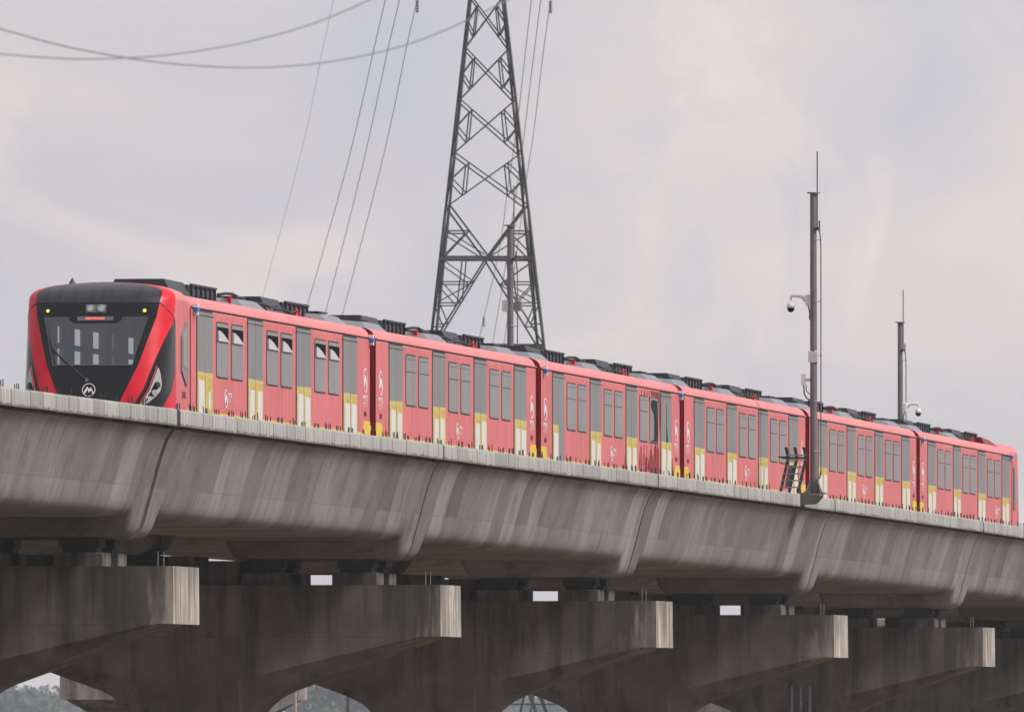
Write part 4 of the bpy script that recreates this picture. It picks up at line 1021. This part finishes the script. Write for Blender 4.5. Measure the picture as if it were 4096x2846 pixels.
for (a, b_) in faces:
    for k in range(5):                       # crossed panels with small redundant struts
        zt, zb = nz_[k], nz_[k+1]
        A0, B0, A1, B1 = corner(zt,*a), corner(zt,*b_), corner(zb,*a), corner(zb,*b_)
        member(A1, B0, .066); member(B1, A0, .066)
        if k == 0: member(A0, B0, .1)
        wt, wb = phw(zt), phw(zb); tc = wb/(wb+wt); X = A1.lerp(B0, tc); zc_ = (zt+zb)/2
        for C0, C1, up, lo in ((a, b_, A0, A1), (b_, a, B0, B1)):
            leg_m = corner(zc_, *C0)
            pu = up.lerp(X, .42); pl = lo.lerp(X, .42)
            member(leg_m, pu, .06); member(leg_m, pl, .06); member(pu, pl, .05)
    # waist: V to the middle of the horizontal, then spreading legs braced below
    k = 5; zt, zb = nz_[5], nz_[6]
    A0, B0, A1, B1 = corner(zt,*a), corner(zt,*b_), corner(zb,*a), corner(zb,*b_); Mx = (A1+B1)/2
    member(Mx, A0, .085); member(Mx, B0, .085); member(A1, B1, .13)
    for C0, up, lo in ((a, A0, A1), (b_, B0, B1)):
        q1 = up.lerp(Mx, .5); lm = up.lerp(lo, .5)
        member(lm, q1, .07); member(lo, q1, .07); member(lm, lm.lerp(Mx, .9), .06)
    # legs of the lower body: inverted V from the waist centre
    zl = nz_[7]
    for C0 in (a, b_):
        ft = corner(zl, *C0); hipp = corner(nz_[6], *C0)
        member(Mx, ft, .075)
        member(hipp.lerp(ft,.5), Mx.lerp(ft,.28), .05); member(Mx.lerp(hipp,.5), Mx.lerp(ft,.5), .05)
        for t in (.28, .52, .76):
            pm = Mx.lerp(ft, t); zz = lerp(nz_[6], zl, t); lgp = corner(zz, *C0); lgu = corner(lerp(nz_[6], zl, t-.24), *C0)
            member(lgp, pm, .06); member(lgu, pm, .055)
    A2, B2, A3, B3 = corner(zl,*a), corner(zl,*b_), corner(0,*a), corner(0,*b_)
    member(A2, B2, .14); M2 = (A2+B2)/2
    zq = nz_[9]; zr8 = nz_[8]
    member(corner(zr8,*a), M2, .09); member(corner(zr8,*b_), M2, .09); member(corner(zr8,*a), corner(zq,*b_), .09); member(corner(zr8,*b_), corner(zq,*a), .09)
    for f_ in (.25, .75):
        ap = corner(nz_[9]-5.2,*a).lerp(corner(nz_[9]-5.2,*b_), f_)
        member(ap, corner(.4,*a).lerp(corner(.4,*b_), f_-.2), .08); member(ap, corner(.4,*a).lerp(corner(.4,*b_), f_+.2), .08)
    member(corner(nz_[9]-6.3,*a), corner(nz_[9]-6.3,*b_), .07)
    for C0, lo in ((a, A3), (b_, B3)):
        member(M2, corner(zq, *C0), .11); member(corner(zq,*C0), M2.lerp(corner(0,*C0), .0)+Vector((0,0,-.0)), .02) if False else None
        member(corner(zl-2.2, *C0), M2.lerp(corner(zq,*C0), .5), .06)
    member(corner(zq,*a), corner(zq,*b_), .12); M3 = (corner(zq,*a)+corner(zq,*b_))/2
    member(M3, A3, .1); member(M3, B3, .1)
# head and cross-arms above the picture
ztop = nz_[0]
for sx in (-1, 1):
    for sy in (-1, 1): member(corner(ztop, sx, sy), (sx*.3, sy*.3, ztop+11), .15, 'leg', leg_me_)
arm_tips = []
for lv, (za, la) in enumerate(((ztop+1.2, 5.2), (ztop+5.0, 5.9), (ztop+8.8, 4.6))):
    for sx in (-1, 1):
        tip = Vector((sx*la, 0, za)); arm_tips.append(tip)
        for sy in (-1, 1): member((sx*.5, sy*.5, za), tip, .09); member((sx*.45, sy*.45, za+1.4), tip, .08)

# ------------------------------------------------------------------ overhead wires
def wire(px, D0, D1, r, label, name='power_line', grp=None, ext=None):
    pts = [(u*4096/2297, v*4096/2297) for u, v in px]
    # smooth curve through the sampled points by parameterised Lagrange/Catmull interpolation
    out = []
    n = len(pts); K = 40
    for i in range(K+1):
        t = i/K*(n-1); k = min(int(t), n-2); f = t-k
        p0 = pts[max(k-1,0)]; p1 = pts[k]; p2 = pts[k+1]; p3 = pts[min(k+2,n-1)]
        if k == 0: p0 = (2*p1[0]-p2[0], 2*p1[1]-p2[1])
        if k == n-2: p3 = (2*p2[0]-p1[0], 2*p2[1]-p1[1])
        c = [0.5*((2*p1[j])+(-p0[j]+p2[j])*f+(2*p0[j]-5*p1[j]+4*p2[j]-p3[j])*f*f+(-p0[j]+3*p1[j]-3*p2[j]+p3[j])*f**3) for j in (0,1)]
        s = i/K; D = 1/lerp(1/D0, 1/D1, s)
        out.append(at_depth(c[0], c[1], D))
    base = out[0].copy(); 
    o = MB().tube([p-base for p in out], r, 6).build(name, M['wire'], None, base, smooth=True)
    tag(o, label, 'wire', grp); return o
wire([(870,-45),(864,0),(838,114),(805,262),(768,410),(692,675),(640,835)], 690, 980, .021, 'leftmost of three dark wires falling left of the pylon', grp='wires falling left of the pylon')
wire([(906,-45),(896,0),(868,120),(838,262),(804,410),(733,690),(690,838)], 694, 985, .021, 'middle of three dark wires falling left of the pylon', grp='wires falling left of the pylon')
wire([(946,-45),(936,0),(911,110),(880,262),(845,410),(770,698),(728,845)], 698, 990, .021, 'rightmost of three dark wires falling left of the pylon', grp='wires falling left of the pylon')
wire([(757,-40),(748,0),(722,120),(690,280),(650,440),(590,662),(548,815)], 900, 1300, .013, 'faint thin wire farthest left of the pylon, fainter than the three beside it', grp='wires falling left of the pylon')
wire([(1198,-40),(1192,0),(1176,140),(1160,280),(1138,430),(1120,560),(1078,745),(1060,850)], 702, 990, .020, 'innermost wire falling right of the pylon and behind its leg', grp='wires falling right of the pylon')
wire([(1218,-40),(1213,0),(1194,150),(1172,330),(1148,500),(1130,620),(1105,770),(1090,850)], 706, 990, .020, 'middle wire falling right of the pylon', grp='wires falling right of the pylon')
wire([(1240,-40),(1235,0),(1217,130),(1198,290),(1178,420),(1160,560),(1132,760),(1118,850)], 710, 990, .020, 'outermost wire falling right of the pylon', grp='wires falling right of the pylon')
wire([(-180,20),(0,65),(140,103),(290,131),(420,146),(560,152),(700,144),(830,122),(940,91),(1045,47),(1180,-20)], 108, 118, .0055, 'pale blurred foreground wire dipping lower across the sky at upper left', 'foreground_wire')
wire([(-200,104),(0,121),(150,132),(290,130),(420,118),(560,93),(700,54),(830,0),(960,-60)], 104, 116, .0055, 'pale blurred foreground wire climbing steeply to the top edge at upper left', 'foreground_wire')
def insulator(px, py, D, label):
    c = at_depth(px*4096/2297, py*4096/2297, D); o = empty('insulator', c); tag(o, label, 'insulator')
    for k in range(5): MB().disc((0,0,-.12*k), .085, (0,0,-1), .06, 10).build('disc', M['rubber'], o)
    MB().tube([(0,0,.1),(0,0,-.62)], .02, 6).build('pin', M['pylon'], o)
insulator(936, 2, 698, 'small dark insulator at the top edge, left of the pylon')
insulator(1235, 4, 710, 'small dark insulator at the top edge, right of the pylon')
insulator(1085, 712, 900, 'small dark insulator hanging on a wire between the pylon legs')

# ------------------------------------------------------------------ trees, posts and a shed seen under the viaduct
def tree(px, pyt, D, w, label, seed, mat):
    rg = random.Random(seed)
    top = at_depth(px, pyt, D); h = top.z-GROUND
    t = empty('tree', (top.x, top.y, GROUND)); tag(t, label, 'tree', 'hazy trees beyond the viaduct')
    tr = MB()
    tr.tube([(0,0,0),(.1,.05,h*.35),(-.1,.1,h*.62)], [.28,.2,.1], 8)
    clumps = []
    for k in range(26):
        a = rg.random()*2*math.pi; zz = h*(.36+.60*rg.random()); prof_w = math.sin(math.pi*min(.97, max(.1, (zz/h-.28)/.75)))**.6
        rr = w/2*prof_w*math.sqrt(rg.random())
        clumps.append(Vector((rr*math.cos(a), rr*math.sin(a), zz)))
    for c in clumps[:9]: tr.tube([(0,0,h*.4), (c.x*.5, c.y*.5, lerp(h*.45, c.z, .5)), tuple(c)], [.10,.06,.02], 5)
    tr.build('trunk', M['trunk'], t)
    lf = MB()
    for c in clumps:
        cr = w*.13*(.7+.6*rg.random())
        for k in range(110):
            d = Vector((rg.gauss(0,1), rg.gauss(0,1), rg.gauss(0,.8))).normalized()*cr*(rg.random()**.4)
            p = c+d; s = (.22+.2*rg.random())*(w/9)
            u = Vector((rg.gauss(0,1),rg.gauss(0,1),rg.gauss(0,1))).normalized(); v = u.orthogonal().normalized()
            lf.add([p-u*s, p+v*s*.6, p+u*s, p-v*s*.6], [(0,1,2,3)])
    lf.build('crown', mat, t)
TREES = [(-40,2772,3900,35,'dark rounded tree crown at the far left bottom corner',M['leaf']),(85,2792,4095,31,'low tree crown right of the corner tree under the first cap',M['leaf']),(175,2810,4290,31,'small pale tree crown between the left trees',M['leaf2']),
 (262,2792,4485,35,'tall hazy tree beside the beige branch pier',M['leaf2']),(380,2815,4095,35,'low tree partly behind the beige branch pier',M['leaf']),
 (1245,2722,3315,28,'large tree filling the arch between second and third piers',M['leaf']),(1340,2765,3412,22,'smaller tree right of the large one in the arch',M['leaf']),(1130,2805,3900,22,'low tree at the left foot of the arch',M['leaf2']),(1445,2805,3900,22,'pale tree at the right foot of the arch',M['leaf2']),
 (2030,2818,4485,31,'hazy tree low in the arch left of the pylon foot',M['leaf2']),(2200,2815,4485,31,'hazy tree low in the arch right of the pylon foot',M['leaf2']),(2115,2830,4582,31,'hazy tree low in the arch behind the pylon foot',M['leaf'])]
for i, (px, py, D, w, lab, mt) in enumerate(TREES): tree(px, py, D, w, lab, 300+i, mt)
def post(px, py, D, r, label, mat):
    c = at_depth(px, py, D); o = empty('utility_post', (c.x, c.y, GROUND)); tag(o, label, 'post')
    h = c.z-GROUND
    MB().tube([(0,0,0),(0,0,h)], [r*1.15, r], 12).build('shaft', mat, o, auto=40)
    MB().box(-.7,.7,-.05,.05,h-.5,h-.38).build('crossarm', M['trunk'], o)
    MB().tube([(.5,0,h-.38),(.5,0,h-.2)], .05, 8).build('insulator_pin', M['camwhite'], o)
post(1181, 2600, 420, .045, 'tan utility post left in the arch between second and third piers', M['post'])
post(1393, 2640, 430, .04, 'dark utility post right in the arch between second and third piers', M['trunk'])
# shed with a pitched roof behind the posts
sc_ = at_depth(1075, 2846, 560)
shed = empty('shed', (sc_.x, sc_.y, GROUND), (0,0,TH)); tag(shed, 'pale pitched-roof shed at the left foot of the arch', 'shed')
zr = at_depth(1095, 2800, 560).z-GROUND
MB().box(-3,3,-.35,.6,0,zr-.5).build('wall', M['post'], shed)
MB().loft([[(x,.9,zr-.5),(x,.1,zr),(x,-.7,zr-.5),(x,-.7,zr-.58),(x,.1,zr-.09),(x,.9,zr-.58)] for x in (-3.3,3.3)]).build('roof', M['unitgrey'], shed)

# ------------------------------------------------------------------ haze
hz = MB().box(-420, 5200, -700, 1250, GROUND-1.2, 49).build('haze', None)
hm = bpy.data.materials.new('haze_air'); hm.use_nodes = True
hn = hm.node_tree.nodes; hl = hm.node_tree.links
for n_ in list(hn): hn.remove(n_)
ho = hn.new('ShaderNodeOutputMaterial'); pv = hn.new('ShaderNodeVolumePrincipled')
pv.inputs['Color'].default_value = (.88,.94,1.0,1); pv.inputs['Density'].default_value = .0001; pv.inputs['Anisotropy'].default_value = .2
hl.new(pv.outputs['Volume'], ho.inputs['Volume'])
hz.data.materials.append(hm); tag(hz, 'thin pale haze over the scene', 'haze', kind='stuff')
